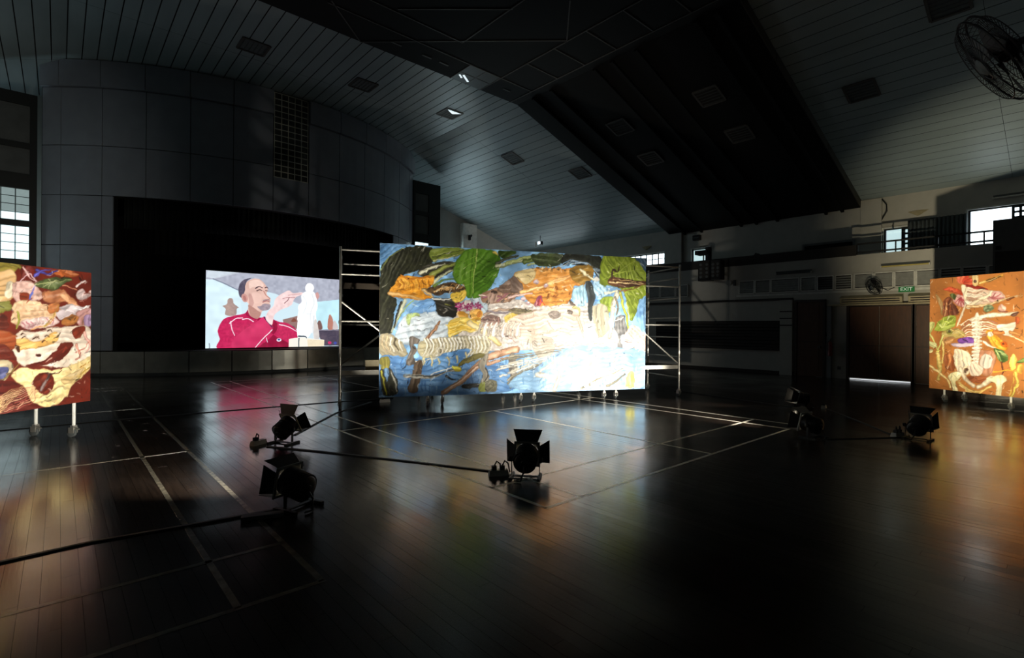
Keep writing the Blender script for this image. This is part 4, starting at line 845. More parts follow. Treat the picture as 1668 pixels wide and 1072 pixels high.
def paint_right(c):
    P, K, E = c.poly, c.stroke, c.ell; rr = random.Random(13)
    c.img *= (.88+.24*vnoise(c.h, c.w, 30, 6))[..., None]
    cr = (226, 206, 176); wh = (236, 226, 214)
    for k in range(6):
        a = -1.9+k*.42; E(235+48*math.cos(a), 190+48*math.sin(a)*.9, 34, 20, math.degrees(a), rr.choice([(206, 84, 56), (222, 110, 80), (190, 66, 44)]))
    E(238, 190, 10, 10, 0, (226, 190, 80)); P([(105, 210), (170, 195), (250, 235), (240, 252), (150, 225)], (176, 66, 40), (200, 90, 60)); P([(245, 180), (330, 185), (400, 205), (385, 218), (280, 205)], (150, 44, 34))
    P([(305, 118), (340, 118), (338, 180), (308, 182)], (206, 180, 130)); E(320, 158, 10, 9, 0, (70, 40, 26))
    P([(340, 165), (400, 140), (500, 108), (508, 128), (430, 158), (350, 180)], (170, 110, 36), (206, 156, 70)); P([(395, 150), (480, 122), (490, 132), (410, 160)], (80, 44, 20)); K([(350, 172), (420, 150), (500, 118)], 5, 3, (236, 206, 140))
    P([(55, 245), (75, 250), (105, 300), (105, 380), (120, 390), (95, 380), (85, 320)], (196, 166, 110), (110, 74, 44)); P([(110, 290), (150, 262), (170, 300), (150, 390), (115, 395), (105, 340)], (104, 54, 34), (140, 80, 50)); K([(130, 300), (125, 350), (120, 390)], 8, 5, (196, 150, 110)); P([(165, 300), (205, 340), (215, 370), (160, 385)], (96, 50, 34))
    P([(165, 265), (200, 245), (250, 260), (265, 310), (240, 330), (190, 310)], (190, 130, 130), (220, 180, 180)); c.fan((225, 265), [(185, 300), (200, 320), (225, 328), (250, 320), (262, 300)], 8, (150, 60, 70), 5)
    P([(155, 240), (190, 245), (185, 275), (165, 270)], (80, 90, 44))
    P([(240, 190), (290, 205), (420, 215), (500, 230), (520, 280), (440, 300), (300, 330), (260, 300)], (196, 160, 140), (214, 190, 176))
    P([(390, 250), (440, 225), (490, 230), (515, 270), (470, 290), (420, 290)], (190, 130, 130), (220, 190, 190)); c.fan((440, 270), [(405, 250), (430, 235), (460, 235), (490, 245), (505, 268)], 8, (160, 90, 96), 4)
    P([(225, 195), (265, 190), (275, 260), (250, 350), (215, 440), (195, 460), (225, 380), (250, 290)], wh, cr); K([(275, 200), (340, 222), (420, 240)], 14, 10, (226, 206, 190))
    for k in range(8): K([(268, 215+k*13), (310, 222+k*13), (370, 212+k*14)], 9, 5, rr.choice([wh, (210, 184, 166), (170, 130, 110)]))
    K([(275, 330), (340, 285), (410, 250), (430, 225)], 26, 18, cr, wh); K([(275, 325), (400, 315), (520, 275), (600, 255)], 20, 8, (196, 150, 100), cr); K([(540, 280), (575, 265)], 16, 10, (110, 60, 30)); E(625, 252, 12, 16, 0, (150, 96, 50)); E(625, 252, 7, 10, 0, (200, 136, 66))
    P([(375, 330), (420, 310), (445, 340), (400, 365)], (84, 104, 70), (150, 160, 130)); E(500, 335, 30, 26, 30, (170, 120, 110), (206, 170, 160)); K([(475, 350), (500, 362), (540, 360)], 8, 5, (110, 60, 50))
    K([(300, 415), (420, 385), (520, 380), (600, 370)], 30, 18, cr, wh); P([(560, 380), (615, 362), (600, 385), (575, 392)], (84, 44, 30)); P([(590, 395), (620, 400), (615, 435), (590, 440)], (176, 84, 44))
    # spine and ribs
    for k in range(9): K([(335, 420+k*16), (285-k*3, 412+k*17), (225+k*3, 450+k*14)], 9, 5, rr.choice([wh, (206, 176, 160), (150, 100, 84)]))
    for k in range(8): K([(335, 420+k*16), (390, 412+k*15), (470-k*4, 440+k*12)], 10, 6, rr.choice([wh, (206, 176, 166), (170, 120, 106)]))
    P([(318, 390), (350, 390), (356, 600), (350, 720), (315, 720), (312, 600)], wh, (226, 214, 200))
    for k in range(13): K([(306, 410+k*24), (335, 404+k*24), (364, 410+k*24)], 14, 10, wh); K([(310, 422+k*24), (360, 422+k*24)], 4, 3, (186, 160, 140))
    P([(470, 450), (540, 440), (590, 425), (590, 470), (550, 520), (480, 500)], wh, (226, 214, 206)); K([(560, 500), (610, 510), (651, 540)], 20, 12, (190, 130, 70)); K([(550, 520), (600, 540), (651, 565)], 8, 5, (226, 206, 170))
    # greens at left
    P([(52, 470), (90, 410), (140, 390), (190, 392), (190, 440), (160, 470), (110, 490), (60, 490)], (124, 142, 44), (150, 166, 70)); c.fan((100, 470), [(70, 430), (110, 402), (150, 395), (185, 405), (188, 440)], 5, (186, 196, 110), 3)
    P([(8, 440), (50, 430), (45, 470), (10, 515)], (150, 160, 80), (190, 190, 120)); P([(100, 500), (180, 470), (250, 500), (230, 530), (130, 545)], (190, 170, 110), (150, 130, 70)); E(150, 495, 22, 20, 0, (130, 130, 60)); E(150, 495, 10, 9, 0, (70, 64, 40)); K([(160, 480), (220, 500), (280, 560)], 8, 4, (196, 180, 120))
    P([(110, 540), (180, 530), (175, 560), (130, 575)], (190, 140, 90)); K([(20, 510), (50, 560), (80, 640)], 12, 8, (206, 200, 120)); K([(110, 520), (90, 570), (75, 620)], 14, 8, (190, 190, 110)); P([(10, 560), (60, 570), (60, 600), (20, 590)], (206, 206, 150)); E(25, 622, 17, 13, 0, (236, 226, 170))
    P([(205, 545), (250, 532), (300, 535), (312, 560), (290, 585), (215, 570)], (104, 54, 150), (130, 80, 176)); P([(160, 575), (230, 570), (305, 570), (300, 585), (200, 598)], (190, 170, 206), (214, 200, 220))
    K([(70, 640), (85, 720), (78, 810)], 28, 22, (206, 176, 90), (226, 206, 140)); K([(105, 560), (110, 640), (100, 700)], 14, 10, (206, 180, 110)); P([(110, 660), (150, 640), (190, 680), (180, 750), (130, 740)], (150, 84, 40), (120, 60, 30)); K([(155, 650), (150, 700), (118, 770)], 30, 6, (190, 110, 60), (206, 140, 90)); K([(165, 590), (158, 630), (160, 660)], 6, 4, (160, 100, 50)); K([(12, 715), (90, 775), (140, 820), (155, 862)], 16, 12, (226, 200, 140))
    # yellow plant / orange right
    P([(390, 490), (440, 480), (470, 520), (540, 600), (500, 620), (440, 590), (410, 545)], (222, 140, 30), (236, 176, 60)); E(420, 510, 20, 18, 0, wh); K([(450, 500), (510, 500)], 26, 20, (196, 120, 60)); E(515, 580, 22, 20, 20, (206, 96, 24)); E(512, 576, 9, 8, 0, (110, 44, 14)); K([(375, 560), (420, 590), (460, 600)], 16, 8, wh)
    P([(450, 605), (500, 615), (535, 650), (540, 680), (500, 700), (465, 660)], (56, 84, 36), (84, 110, 50)); c.fan((460, 612), [(535, 660), (500, 695), (480, 680), (530, 645)], 4, (190, 206, 150), 2); K([(500, 695), (505, 740), (500, 800)], 9, 6, (96, 40, 20)); K([(495, 800), (460, 830), (330, 830)], 4, 3, (60, 34, 20))
    P([(550, 690), (575, 640), (600, 680), (590, 740), (560, 750)], (206, 196, 80), (226, 216, 120)); K([(590, 760), (600, 840), (560, 930)], 16, 10, (206, 186, 90)); P([(605, 690), (651, 665), (651, 690), (620, 705)], (96, 124, 50)); K([(440, 760), (540, 750), (630, 770)], 8, 4, (206, 170, 60)); K([(580, 770), (570, 850), (550, 920)], 6, 5, (190, 160, 70)); E(620, 740, 22, 30, 30, (222, 176, 80))
    # pelvis
    P([(180, 620), (220, 610), (290, 640), (300, 700), (270, 760), (220, 770), (190, 720)], wh, cr); P([(360, 620), (440, 625), (460, 680), (440, 740), (400, 790), (350, 760), (345, 690)], (170, 110, 80), (190, 140, 116)); E(395, 690, 42, 50, 10, wh, (206, 190, 190)); E(262, 752, 24, 32, 0, (226, 206, 180)); E(262, 752, 12, 20, 10, (84, 56, 40))
    P([(275, 720), (320, 700), (370, 730), (360, 780), (300, 790)], wh, (210, 180, 166)); P([(270, 790), (360, 790), (420, 800), (380, 830), (300, 830)], (130, 66, 36), (160, 90, 50)); K([(225, 740), (250, 800), (310, 855)], 30, 20, cr, wh); K([(430, 800), (390, 840), (340, 862)], 32, 22, cr, wh)
    P([(140, 790), (180, 760), (230, 770), (220, 800), (190, 830), (205, 900), (175, 895), (160, 830)], (226, 216, 160), (236, 230, 200)); P([(400, 800), (490, 780), (530, 815), (500, 850), (490, 935), (455, 930), (462, 850), (420, 820)], (226, 216, 170), (240, 232, 206)); K([(205, 830), (280, 880), (350, 890), (430, 860)], 16, 12, (206, 170, 96), (226, 200, 130)); K([(260, 885), (330, 908), (400, 870)], 8, 6, (226, 196, 120)); K([(215, 850), (300, 905)], 7, 5, (230, 206, 150))
paint_big(big); paint_left(left); paint_right(right)
for c_, n_, sd in ((big, 1500, 101), (left, 420, 102), (right, 380, 103)):
    c_.brush(n_, 9, 1.8, .12, sd, .1); c_.brush(n_, 6, 1.2, .16, sd+10, .2)
hang(big, 'painting', 'large wide painting of leaves, bones and blue water brightly lit in the centre')
hang(left, 'painting', 'deep red painting with cream bone shapes cut by the left edge')
hang(right, 'painting', 'orange-brown painting of a pale skeleton with plants on the right')

# ---- the lit screen on the stage
SY = 20.0
SQ = np.array([0.0, SY, 0]); SA_ = np.array([1.0, 0, 0]); SN = np.array([0, -1.0, 0])
x0 = on_plane(335, 500, SQ, SN)[0]; x1 = on_plane(556, 500, SQ, SN)[0]
scr = Canvas((x0, SY, .84), SN, SA_, float(x1-x0), 2.68, 84, lambda x, y: (320+x/3.35, 380+y/3.35), (198, 220, 230), warp=.5, seed=71); scr.var = .05; scr.fold = 0
def paint_screen(c):
    P, K, E = c.poly, c.stroke, c.ell
    P([(40, 180), (790, 240), (790, 362), (660, 372), (560, 386), (430, 330), (300, 300), (235, 312), (90, 252), (40, 250)], (158, 162, 178), (172, 176, 190), sm=False)
    P([(40, 250), (90, 252), (235, 312), (250, 470), (120, 640), (40, 640)], (206, 228, 236), sm=False); K([(92, 248), (160, 278), (230, 312)], 7, 6, (120, 128, 146)); K([(100, 246), (230, 216)], 5, 4, (190, 196, 206)); P([(60, 200), (230, 212), (95, 246), (55, 240)], (196, 206, 216), sm=False)
    P([(640, 376), (790, 360), (790, 530), (650, 520)], (186, 224, 234), sm=False)
    P([(160, 446), (158, 412), (142, 396), (166, 386), (172, 360), (196, 356), (204, 382), (230, 404), (218, 412), (214, 446)], (150, 128, 126), (176, 150, 140)); E(184, 370, 16, 16, 0, (164, 140, 134)); K([(70, 600), (72, 640)], 6, 6, (130, 140, 150))
    # shelves right
    P([(470, 470), (550, 450), (560, 520), (480, 520)], (140, 110, 106), sm=False); P([(650, 525), (790, 522), (790, 612), (690, 612)], (62, 58, 76), (96, 84, 96), sm=False); K([(655, 528), (790, 526)], 6, 6, (150, 146, 160)); P([(715, 520), (718, 460), (728, 442), (742, 470), (745, 520)], (176, 120, 106)); P([(742, 520), (750, 474), (768, 500), (770, 520)], (196, 186, 186)); P([(655, 520), (662, 480), (676, 480), (685, 520)], (120, 90, 86)); E(725, 596, 10, 8, 0, (190, 50, 100)); E(755, 598, 9, 8, 0, (70, 80, 160)); P([(515, 480), (530, 462), (545, 480)], (120, 70, 60)); P([(495, 520), (530, 505), (545, 560), (500, 560)], (90, 80, 90))
    # jacket
    P([(140, 640), (128, 575), (116, 528), (146, 470), (200, 450), (262, 436), (285, 416), (330, 455), (395, 462), (450, 482), (500, 492), (548, 530), (548, 570), (505, 600), (500, 640)], (178, 30, 78), (196, 44, 92)); P([(330, 470), (420, 470), (440, 520), (400, 570), (330, 640), (500, 640), (505, 600), (430, 560)], (134, 16, 52), (150, 22, 62))
    K([(180, 490), (215, 465), (250, 460)], 6, 5, (240, 225, 235)); K([(186, 480), (192, 520), (208, 556)], 6, 4, (240, 225, 235)); K([(250, 468), (280, 466), (310, 480)], 6, 5, (240, 225, 235)); K([(450, 496), (500, 510), (546, 534)], 6, 5, (236, 220, 230)); E(449, 580, 13, 9, 0, (230, 226, 236)); E(449, 578, 8, 5, 0, (60, 70, 130)); K([(380, 570), (386, 592)], 5, 4, (230, 220, 230))
    P([(268, 440), (290, 414), (330, 458), (322, 470), (295, 462)], (150, 22, 64))
    # head
    P([(248, 360), (244, 330), (262, 280), (300, 250), (345, 252), (378, 284), (388, 308), (382, 330), (404, 362), (398, 376), (402, 392), (394, 412), (360, 424), (352, 440), (330, 462), (296, 452), (280, 420), (282, 382)], (206, 168, 156), (222, 186, 174)); P([(296, 452), (286, 420), (284, 388), (330, 420), (352, 436), (332, 466)], (176, 130, 120))
    P([(232, 336), (228, 300), (240, 270), (262, 252), (300, 243), (278, 258), (266, 284), (264, 312), (256, 334), (246, 352)], (70, 66, 84), (96, 90, 106)); P([(290, 262), (340, 256), (366, 280), (350, 294), (310, 292), (288, 300)], (236, 206, 194), a=.8); P([(300, 330), (330, 322), (352, 340), (350, 372), (316, 380)], (226, 190, 178), a=.7); P([(284, 330), (300, 336), (312, 380), (300, 400), (286, 384)], (176, 132, 126), a=.6); E(262, 352, 17, 24, -15, (196, 146, 138)); E(262, 354, 8, 14, -15, (170, 116, 110))
    K([(322, 300), (340, 290), (358, 298)], 8, 5, (84, 64, 70)); K([(374, 298), (384, 294), (390, 300)], 7, 4, (84, 64, 70)); K([(330, 314), (344, 308), (356, 314)], 8, 5, (90, 66, 66)); K([(376, 312), (386, 314)], 6, 4, (96, 70, 70)); K([(366, 316), (380, 340), (400, 356), (384, 362)], 6, 5, (176, 124, 114)); K([(362, 374), (382, 368), (400, 374)], 7, 5, (150, 90, 92))
    P([(330, 400), (352, 396), (366, 384), (400, 388), (402, 402), (388, 418), (354, 420)], (140, 128, 140), (164, 148, 156)); K([(364, 366), (384, 362), (398, 366)], 6, 5, (140, 120, 128))
    # arm and hand
    P([(190, 600), (240, 540), (330, 480), (372, 455), (410, 500), (412, 525), (360, 575), (310, 630), (220, 640)], (190, 40, 88), (206, 58, 104)); K([(412, 526), (360, 576), (318, 624)], 6, 5, (240, 226, 232)); K([(368, 456), (390, 485), (412, 512)], 7, 6, (50, 40, 70))
    P([(376, 462), (394, 420), (418, 396), (428, 362), (450, 338), (484, 318), (506, 312), (528, 326), (572, 322), (580, 332), (548, 344), (530, 362), (520, 388), (494, 404), (462, 416), (424, 446), (410, 500)], (226, 196, 196), (238, 212, 210)); K([(470, 356), (500, 350), (535, 350)], 5, 4, (180, 130, 134)); K([(478, 382), (496, 366), (505, 350)], 5, 4, (120, 76, 84)); K([(500, 338), (530, 334), (570, 330)], 4, 3, (196, 150, 150)); P([(646, 330), (660, 322), (668, 345), (656, 362), (648, 350)], (196, 150, 146))
    # white figure on its block
    E(615, 298, 24, 26, 0, (246, 246, 246), var=.03); P([(594, 318), (634, 316), (652, 350), (660, 400), (650, 440), (662, 520), (666, 576), (640, 578), (630, 540), (600, 572), (552, 566), (548, 500), (560, 440), (552, 400), (572, 372), (570, 340)], (244, 246, 246), (236, 240, 242), var=.03); K([(628, 330), (640, 380), (620, 440), (626, 520)], 5, 3, (206, 212, 216)); K([(578, 340), (600, 380), (580, 440)], 4, 3, (210, 216, 220)); K([(600, 440), (640, 436)], 4, 3, (210, 216, 220)); P([(560, 410), (552, 440), (548, 470), (560, 480)], (240, 240, 240)); K([(640, 450), (634, 520), (640, 570)], 6, 4, (200, 208, 212)); P([(640, 480), (655, 478), (668, 570), (640, 575)], (206, 200, 196))
    P([(502, 576), (560, 566), (620, 572), (696, 580), (694, 616), (590, 620), (502, 622)], (238, 236, 228), (226, 220, 206), sm=False); P([(602, 578), (696, 582), (694, 614), (606, 618)], (226, 212, 184), sm=False); K([(556, 560), (590, 562), (600, 570)], 10, 6, (30, 50, 66)); K([(558, 572), (556, 622)], 7, 6, (40, 60, 76))
paint_screen(scr)
t = thing('projection_screen', 'glowing wide screen on the stage showing a man carving a white statuette', 'screen', (x0, SY, .84))
link('picture', scr.mesh('picture', M_SCREEN), t)
MB().box(-.03, scr.W+.03, .004, .12, -.03, scr.H+.03).build('screen_case', M_BLK, t)
for k in (.2, .8): MB().box(scr.W*k-.05, scr.W*k+.05, .02, .5, -.04, -.03).build('foot', M_BLK, t)
# ------------------------------------------------------------------ scaffold towers carrying the big painting
def caster(parent, x, y, z=.17):
    c = MB(); c.box(x-.03, x+.03, y-.025, y+.025, z-.03, z); c.box(x-.034, x-.026, y-.03, y+.05, .06, z-.03); c.box(x+.026, x+.034, y-.03, y+.05, .06, z-.03)
    o = c.build('caster', M_ALU, parent)
    MB().lathe((x-.02, y+.03, .0625), (1, 0, 0), [(0, .05), (.004, .0625), (.036, .0625), (.04, .05)], 18).build('wheel', M_DPANE, o, True)
    MB().bar((x, y-.07, z-.06), (x, y-.02, z-.04), .05, .012).build('brake_pedal', M_ALU, o)
def tower(loc, rz, label, L=1.86, Wd=1.35, dec=True):
    t = thing('scaffold_tower', label, 'scaffold', loc, rz, 'aluminium scaffold towers behind the big painting')
    top = 3.18; r = .024
    for x in (0, L):
        for y in (0, Wd):
            MB().tube([(x, y, .17), (x, y, top)], r, 10).build('post', M_ALU, t, True); caster(t, x, y)
            for z in (.55, 1.06, 1.7, 2.3): MB().tube([(x, y, z-.03), (x, y, z+.03)], .031, 8).build('collar', M_ALU, t, True)
        for z in (.45, .95, 1.42, 1.9, 2.38, 2.86, 3.12): MB().tube([(x, 0, z), (x, Wd, z)], .018, 8).build('rung', M_ALU, t, True)
    for y in (0, Wd):
        for z in ((1.72, 2.64, 3.12) if y == 0 else (1.66, 3.0)): MB().tube([(0, y, z), (L, y, z)], .02, 8).build('brace', M_ALU, t, True)
    MB().tube([(0, .03, 2.12), (L, .03, .78)], .02, 8).build('diagonal_brace', M_ALU, t, True)
    MB().tube([(0, Wd-.03, .78), (L, Wd-.03, 2.12)], .02, 8).build('diagonal_brace', M_ALU, t, True)
    d = MB().box(.03, L-.03, .05, Wd-.05, .70, .73).build('deck', M_PLY, t)
    for y in (.03, Wd-.03): MB().box(0, L, y-.015, y+.015, .66, .75).build('deck_edge', M_ALU, d)
    MB().box(.02, L-.02, Wd-.06, Wd-.02, 2.45, 2.58).build('toe_board', M_PLY, t)
    return t
TA = math.radians(90-113.8)
tdir = np.array([math.cos(TA), math.sin(TA)]); tn = np.array([-tdir[1], tdir[0]])
names = ['scaffold tower at the left end of the big painting, its rungs in view', 'second scaffold tower from the left, hidden but for its casters below the big painting', 'third scaffold tower from the left, hidden but for its casters below the big painting', 'scaffold tower at the right end of the big painting, one lit post in view']
pts = [on_floor(553, 666), on_floor(1096, 643)]
base = np.array([7.53, 8.15]); s0 = (np.array(pts[0])-base)@tdir; s3 = (np.array(pts[1])-base)@tdir
Lt = 1.72; step = (s3-s0-Lt)/3
for k in range(4):
    p = base+tdir*(s0+step*k); tower((p[0], p[1], 0), TA, names[k], L=Lt)
tag(MB().box(-.26, .26, -.09, .09, 0, .2).build('timber_block', M_BEIGE), 'pale timber block lying on the deck of the left scaffold tower', 'block')
ob = bpy.data.objects['timber_block']; pb = base+tdir*(s0+.75)+tn*.4; ob.location = (pb[0], pb[1], .731); ob.rotation_euler = (0, 0, TA)
# wheeled stands under the side paintings
def stand(cv, label, xs):
    rz = math.atan2(cv.r[1], cv.r[0]); y0 = .075
    t = thing('wheeled_stand', label, 'stand', (cv.q[0], cv.q[1], 0), rz)
    for x in xs:
        for y in (y0, y0+.6):
            caster(t, x, y); MB().tube([(x, y, .17), (x, y, cv.q[2]+(cv.H*.8 if y == y0 else .3))], .022, 10).build('post', M_WHITE, t, True)
        MB().tube([(x, y0, cv.q[2]+.2), (x, y0+.6, cv.q[2]+.2)], .018, 8).build('rail', M_ALU, t, True)
        MB().tube([(x, y0, cv.q[2]+cv.H*.75), (x, y0+.6, cv.q[2]+.3)], .018, 8).build('brace', M_ALU, t, True)
    for z in (cv.q[2]+.25, cv.q[2]+cv.H*.5): MB().tube([(xs[0], y0, z), (xs[-1], y0, z)], .018, 8).build('rail', M_ALU, t, True)
stand(left, 'white wheeled stand carrying the deep red painting', [.35, left.W-.18])
stand(right, 'wheeled stand carrying the orange-brown painting', [.28, 1.55, right.W-.2])

# ------------------------------------------------------------------ floor lamps with barn doors
def rot_to(d):                           # local +X -> d, local Z kept up
    d = Vector(d).normalized(); y = Vector((0, 0, 1)).cross(d).normalized(); z = d.cross(y)
    return Matrix((d, y, z)).transposed()
def lamp(px, py, target, flare, label, power=1.0, spot=78, blend=.55, sc=1.0, hz=.195, colour=(1, .93, .8), roll=0):
    x, y = on_floor(px, py); t = thing('stage_lamp', label, 'lamp', (x, y, 0), 0, 'black floor lamps with barn doors')
    C = Vector((0, 0, hz*sc)); d = (Vector(target)-Vector((x, y, hz*sc))).normalized(); R = rot_to(d)
    if roll: R = R @ Matrix.Rotation(math.radians(roll), 3, 'X')
    def L(mb): mb.v = [tuple(C+R @ (Vector(v)*sc)) for v in mb.v]; return mb
    h = L(MB().lathe((-.11, 0, 0), (1, 0, 0), [(0, .06), (.012, .1), (.03, .116), (.15, .12), (.16, .13), (.24, .13), (.24, .107), (.22, .1)], 28)).build('housing', M_BLK, t, True)
    fins = MB()
    for k in range(5): fins.lathe((-.085+k*.028, 0, 0), (1, 0, 0), [(0, .118), (.003, .126), (.01, .126), (.013, .118)], 24)
    L(fins).build('cooling_ring', M_BLK, h, True)
    L(MB().lathe((-.13, 0, 0), (1, 0, 0), [(0, .02), (.005, .035), (.02, .04)], 16)).build('rear_knob', M_BLK, h, True)
    L(MB().lathe((.105, 0, 0), (1, 0, 0), [(0, .098), (.012, .09), (.018, .05), (.02, .01)], 24)).build('lens', M_LENS, t, True)
    f = MB()
    for k in (-1, 1): f.box(.132, .146, k*.13-.012, k*.13+.012, -.142, .142); f.box(.132, .146, -.118, .118, k*.13-.012, k*.13+.012)
    for a in (-1, 1):
        for b_ in (-1, 1): f.add([(.139, a*.118, b_*.118), (.139, a*.118, b_*.06), (.139, a*.06, b_*.118)], [(0, 1, 2), (2, 1, 0)])
    L(f).build('gel_frame', M_SILV, t)
    th = math.radians(flare)
    for ang, wid, ln in ((0, .12, .145), (math.pi/2, .1, .135), (math.pi, .12, .145), (-math.pi/2, .1, .135)):
        th = math.radians(flare if ang != math.pi else min(flare, 8))
        Rx = Matrix.Rotation(ang, 3, 'X'); q = MB(); dx, dz = math.cos(th)*ln, math.sin(th)*ln
        for (xx, zz) in ((0, 0), (-.004*math.sin(th), .004*math.cos(th))):
            q.v += [tuple(Rx @ Vector(v)) for v in ((.148+xx, -wid*.95, .132+zz), (.148+xx, wid*.95, .132+zz), (.148+xx+dx, wid*1.35, .132+zz+dz), (.148+xx+dx, -wid*1.35, .132+zz+dz))]
        q.f += [(0, 3, 2, 1), (4, 5, 6, 7), (0, 1, 5, 4), (1, 2, 6, 5), (2, 3, 7, 6), (3, 0, 4, 7)]
        L(q).build('barn_door', M_BLK, t)
    # yoke stands on the floor, turned with the lamp
    yw = Vector((-d.y, d.x, 0)).normalized(); fw = Vector((d.x, d.y, 0)).normalized(); k_ = MB(); wd = .15*sc
    for s_ in (-1, 1):
        k_.bar(C+yw*wd*s_, Vector((0, 0, .03))+yw*wd*s_, .035*sc, .006, up=yw)
        k_.bar(Vector((0, 0, .012))+yw*wd*s_-fw*.13*sc, Vector((0, 0, .012))+yw*wd*s_+fw*.13*sc, .03, .024)
    k_.bar(Vector((0, 0, .016))-yw*wd, Vector((0, 0, .016))+yw*wd, .04*sc, .012); k_.build('yoke', M_BLK, t)
    for s_ in (-1, 1): MB().lathe(C+yw*(wd*s_), yw*s_, [(0, .03*sc), (.03*sc, .028*sc), (.035*sc, .02*sc)], 14).build('clamp_knob', M_BLK, t, True)
    MB().tube([C-d*.1*sc, C-d*.17*sc+Vector((0, 0, -.06)), Vector((0, 0, .012))-fw*.19*sc+yw*.03, Vector((0, 0, .012))-fw*.18*sc+yw*.1], .009, 8).build('power_lead', M_RUB, t, True)
    ld = bpy.data.lights.new('beam', 'SPOT'); ld.energy = LAMP_W*power; ld.color = colour; ld.spot_size = math.radians(spot); ld.spot_blend = blend; ld.shadow_soft_size = .05
    lo = link('beam', ld, t); M = R.to_4x4() @ Matrix.Rotation(-math.pi/2, 4, 'Y'); M.translation = C+R @ Vector((.15*sc, 0, 0)); lo.matrix_local = M
    return t
lamp(462, 722, (5.6, 9.0, 2.2), 50, 'barn-door floor lamp tilted up beside the screen reflection, leads piled at its foot', power=1.15, spot=58, blend=.9)
lamp(487, 826, (-.3, 9.0, 1.2), 14, 'nearest barn-door floor lamp, turned left toward the deep red painting', power=1.8, spot=64, blend=1)
lamp(856, 778, (8.5, 7.9, 1.3), 52, 'barn-door floor lamp standing alone in the centre, seen square from behind', power=2.2, spot=47, blend=.9)
lamp(1308, 664, (8.4, 7.85, 1.4), 14, 'farthest barn-door floor lamp on the right, its open front ringed in white', power=.75, spot=56, blend=.9)
lamp(1325, 713, (9.6, 7.4, 1.2), 18, 'barn-door floor lamp on the right at the end of the yellowish court line', power=1.5, spot=58, blend=.9)
lamp(1495, 716, (14.7, 1.15, 2.1), 20, 'barn-door floor lamp aimed at the orange-brown painting', power=2.4, spot=56, blend=.9, colour=(1, .87, .6))
# ------------------------------------------------------------------ leads and sockets on the floor
def strip(name, pix, w, label, cat='cable', h=.012):
    p = [on_floor(*q) for q in pix]; b = MB(); vs = []; fs = []
    prof = [(-.5, .0008), (-.3, h), (.3, h), (.5, .0008)]
    for i, q in enumerate(p):
        a = p[max(i-1, 0)]; c = p[min(i+1, len(p)-1)]; dx, dy = c[0]-a[0], c[1]-a[1]; l = math.hypot(dx, dy); nx_, ny_ = -dy/l, dx/l
        vs += [(q[0]+nx_*w*u, q[1]+ny_*w*u, z) for u, z in prof]
    for i in range(len(p)-1):
        for k in range(4): fs.append((i*4+k, (i+1)*4+k, (i+1)*4+(k+1) % 4, i*4+(k+1) % 4))
    fs += [(0, 1, 2, 3), tuple((len(p)-1)*4+k for k in (3, 2, 1, 0))]
    b.add(vs, fs); return tag(b.build(name, M_RUB), label, cat, 'black leads taped across the floor')
strip('floor_cable', [(-20, 704), (148, 688), (340, 672), (548, 655), (640, 649)], .05, 'long black floor lead running behind the red painting to the scaffold')
strip('floor_cable', [(480, 709), (548, 673), (605, 655)], .05, 'short black floor lead from the tilted lamp up to the scaffold')
strip('floor_cable', [(436, 728), (520, 736), (680, 754), (824, 771)], .06, 'black floor lead between the tilted lamp and the centre lamp')
strip('floor_cable', [(-15, 921), (150, 884), (300, 858), (462, 829)], .055, 'black floor lead from the nearest lamp to the left edge')
strip('floor_cable', [(1098, 636), (1180, 648), (1296, 664)], .04, 'thin black floor lead from the scaffold to the farthest lamp')
strip('floor_cable', [(1345, 666), (1400, 687), (1456, 710)], .04, 'thin black floor lead slanting down to the rightmost lamp')
strip('floor_cable', [(1348, 716), (1400, 715), (1468, 713)], .035, 'thin black floor lead joining the two right-hand lamps in front')
def socket(px, py, rz, label, n=1):
    x, y = on_floor(px, py); t = thing('power_socket', label, 'socket', (x, y, 0), rz, 'white extension sockets on the floor')
    MB().hexa([(-.11, -.045, 0), (.11, -.045, 0), (-.11, .045, 0), (.11, .045, 0), (-.1, -.035, .06), (.1, -.035, .06), (-.1, .035, .06), (.1, .035, .06)]).build('socket_body', M_SOCK, t)
    for k in range(n):
        xx = -.05+k*.09; p_ = MB().box(xx-.025, xx+.025, -.025, .025, .06, .105).build('plug', M_RUB, t)
        MB().tube([(xx, 0, .1), (xx+.03, .01, .15), (xx+.07, .02, .12), (xx+.1, .055, .012)], .008, 8).build('lead', M_RUB, p_, True)
socket(421, 724, .5, 'white power socket at the foot of the tilted lamp', 1)
socket(812, 774, -.5, 'white power socket beside the centre lamp', 2)
socket(1342, 665, .2, 'small white power socket behind the farthest lamp', 1)
socket(1462, 711, -.3, 'white power socket beside the rightmost lamp', 2)
socket(627, 655, -.4, 'white power socket under the lower left corner of the big painting', 1)
tag(MB().box(-.16, .16, -.04, .04, 0, .03).build('metal_bar', M_DPANE), 'flat grey metal bar on the floor beside the nearest lamp', 'bar')
ob = bpy.data.objects['metal_bar']; ob.location = (*on_floor(428, 843), .001); ob.rotation_euler = (0, 0, math.radians(-20))

# ------------------------------------------------------------------ things on the far wall
def wthing(name, label, cat, px, py, X=XW, group=None):
    y, z = fy(px, py, X); return thing(name, label, cat, (X, y, z), 0, group)
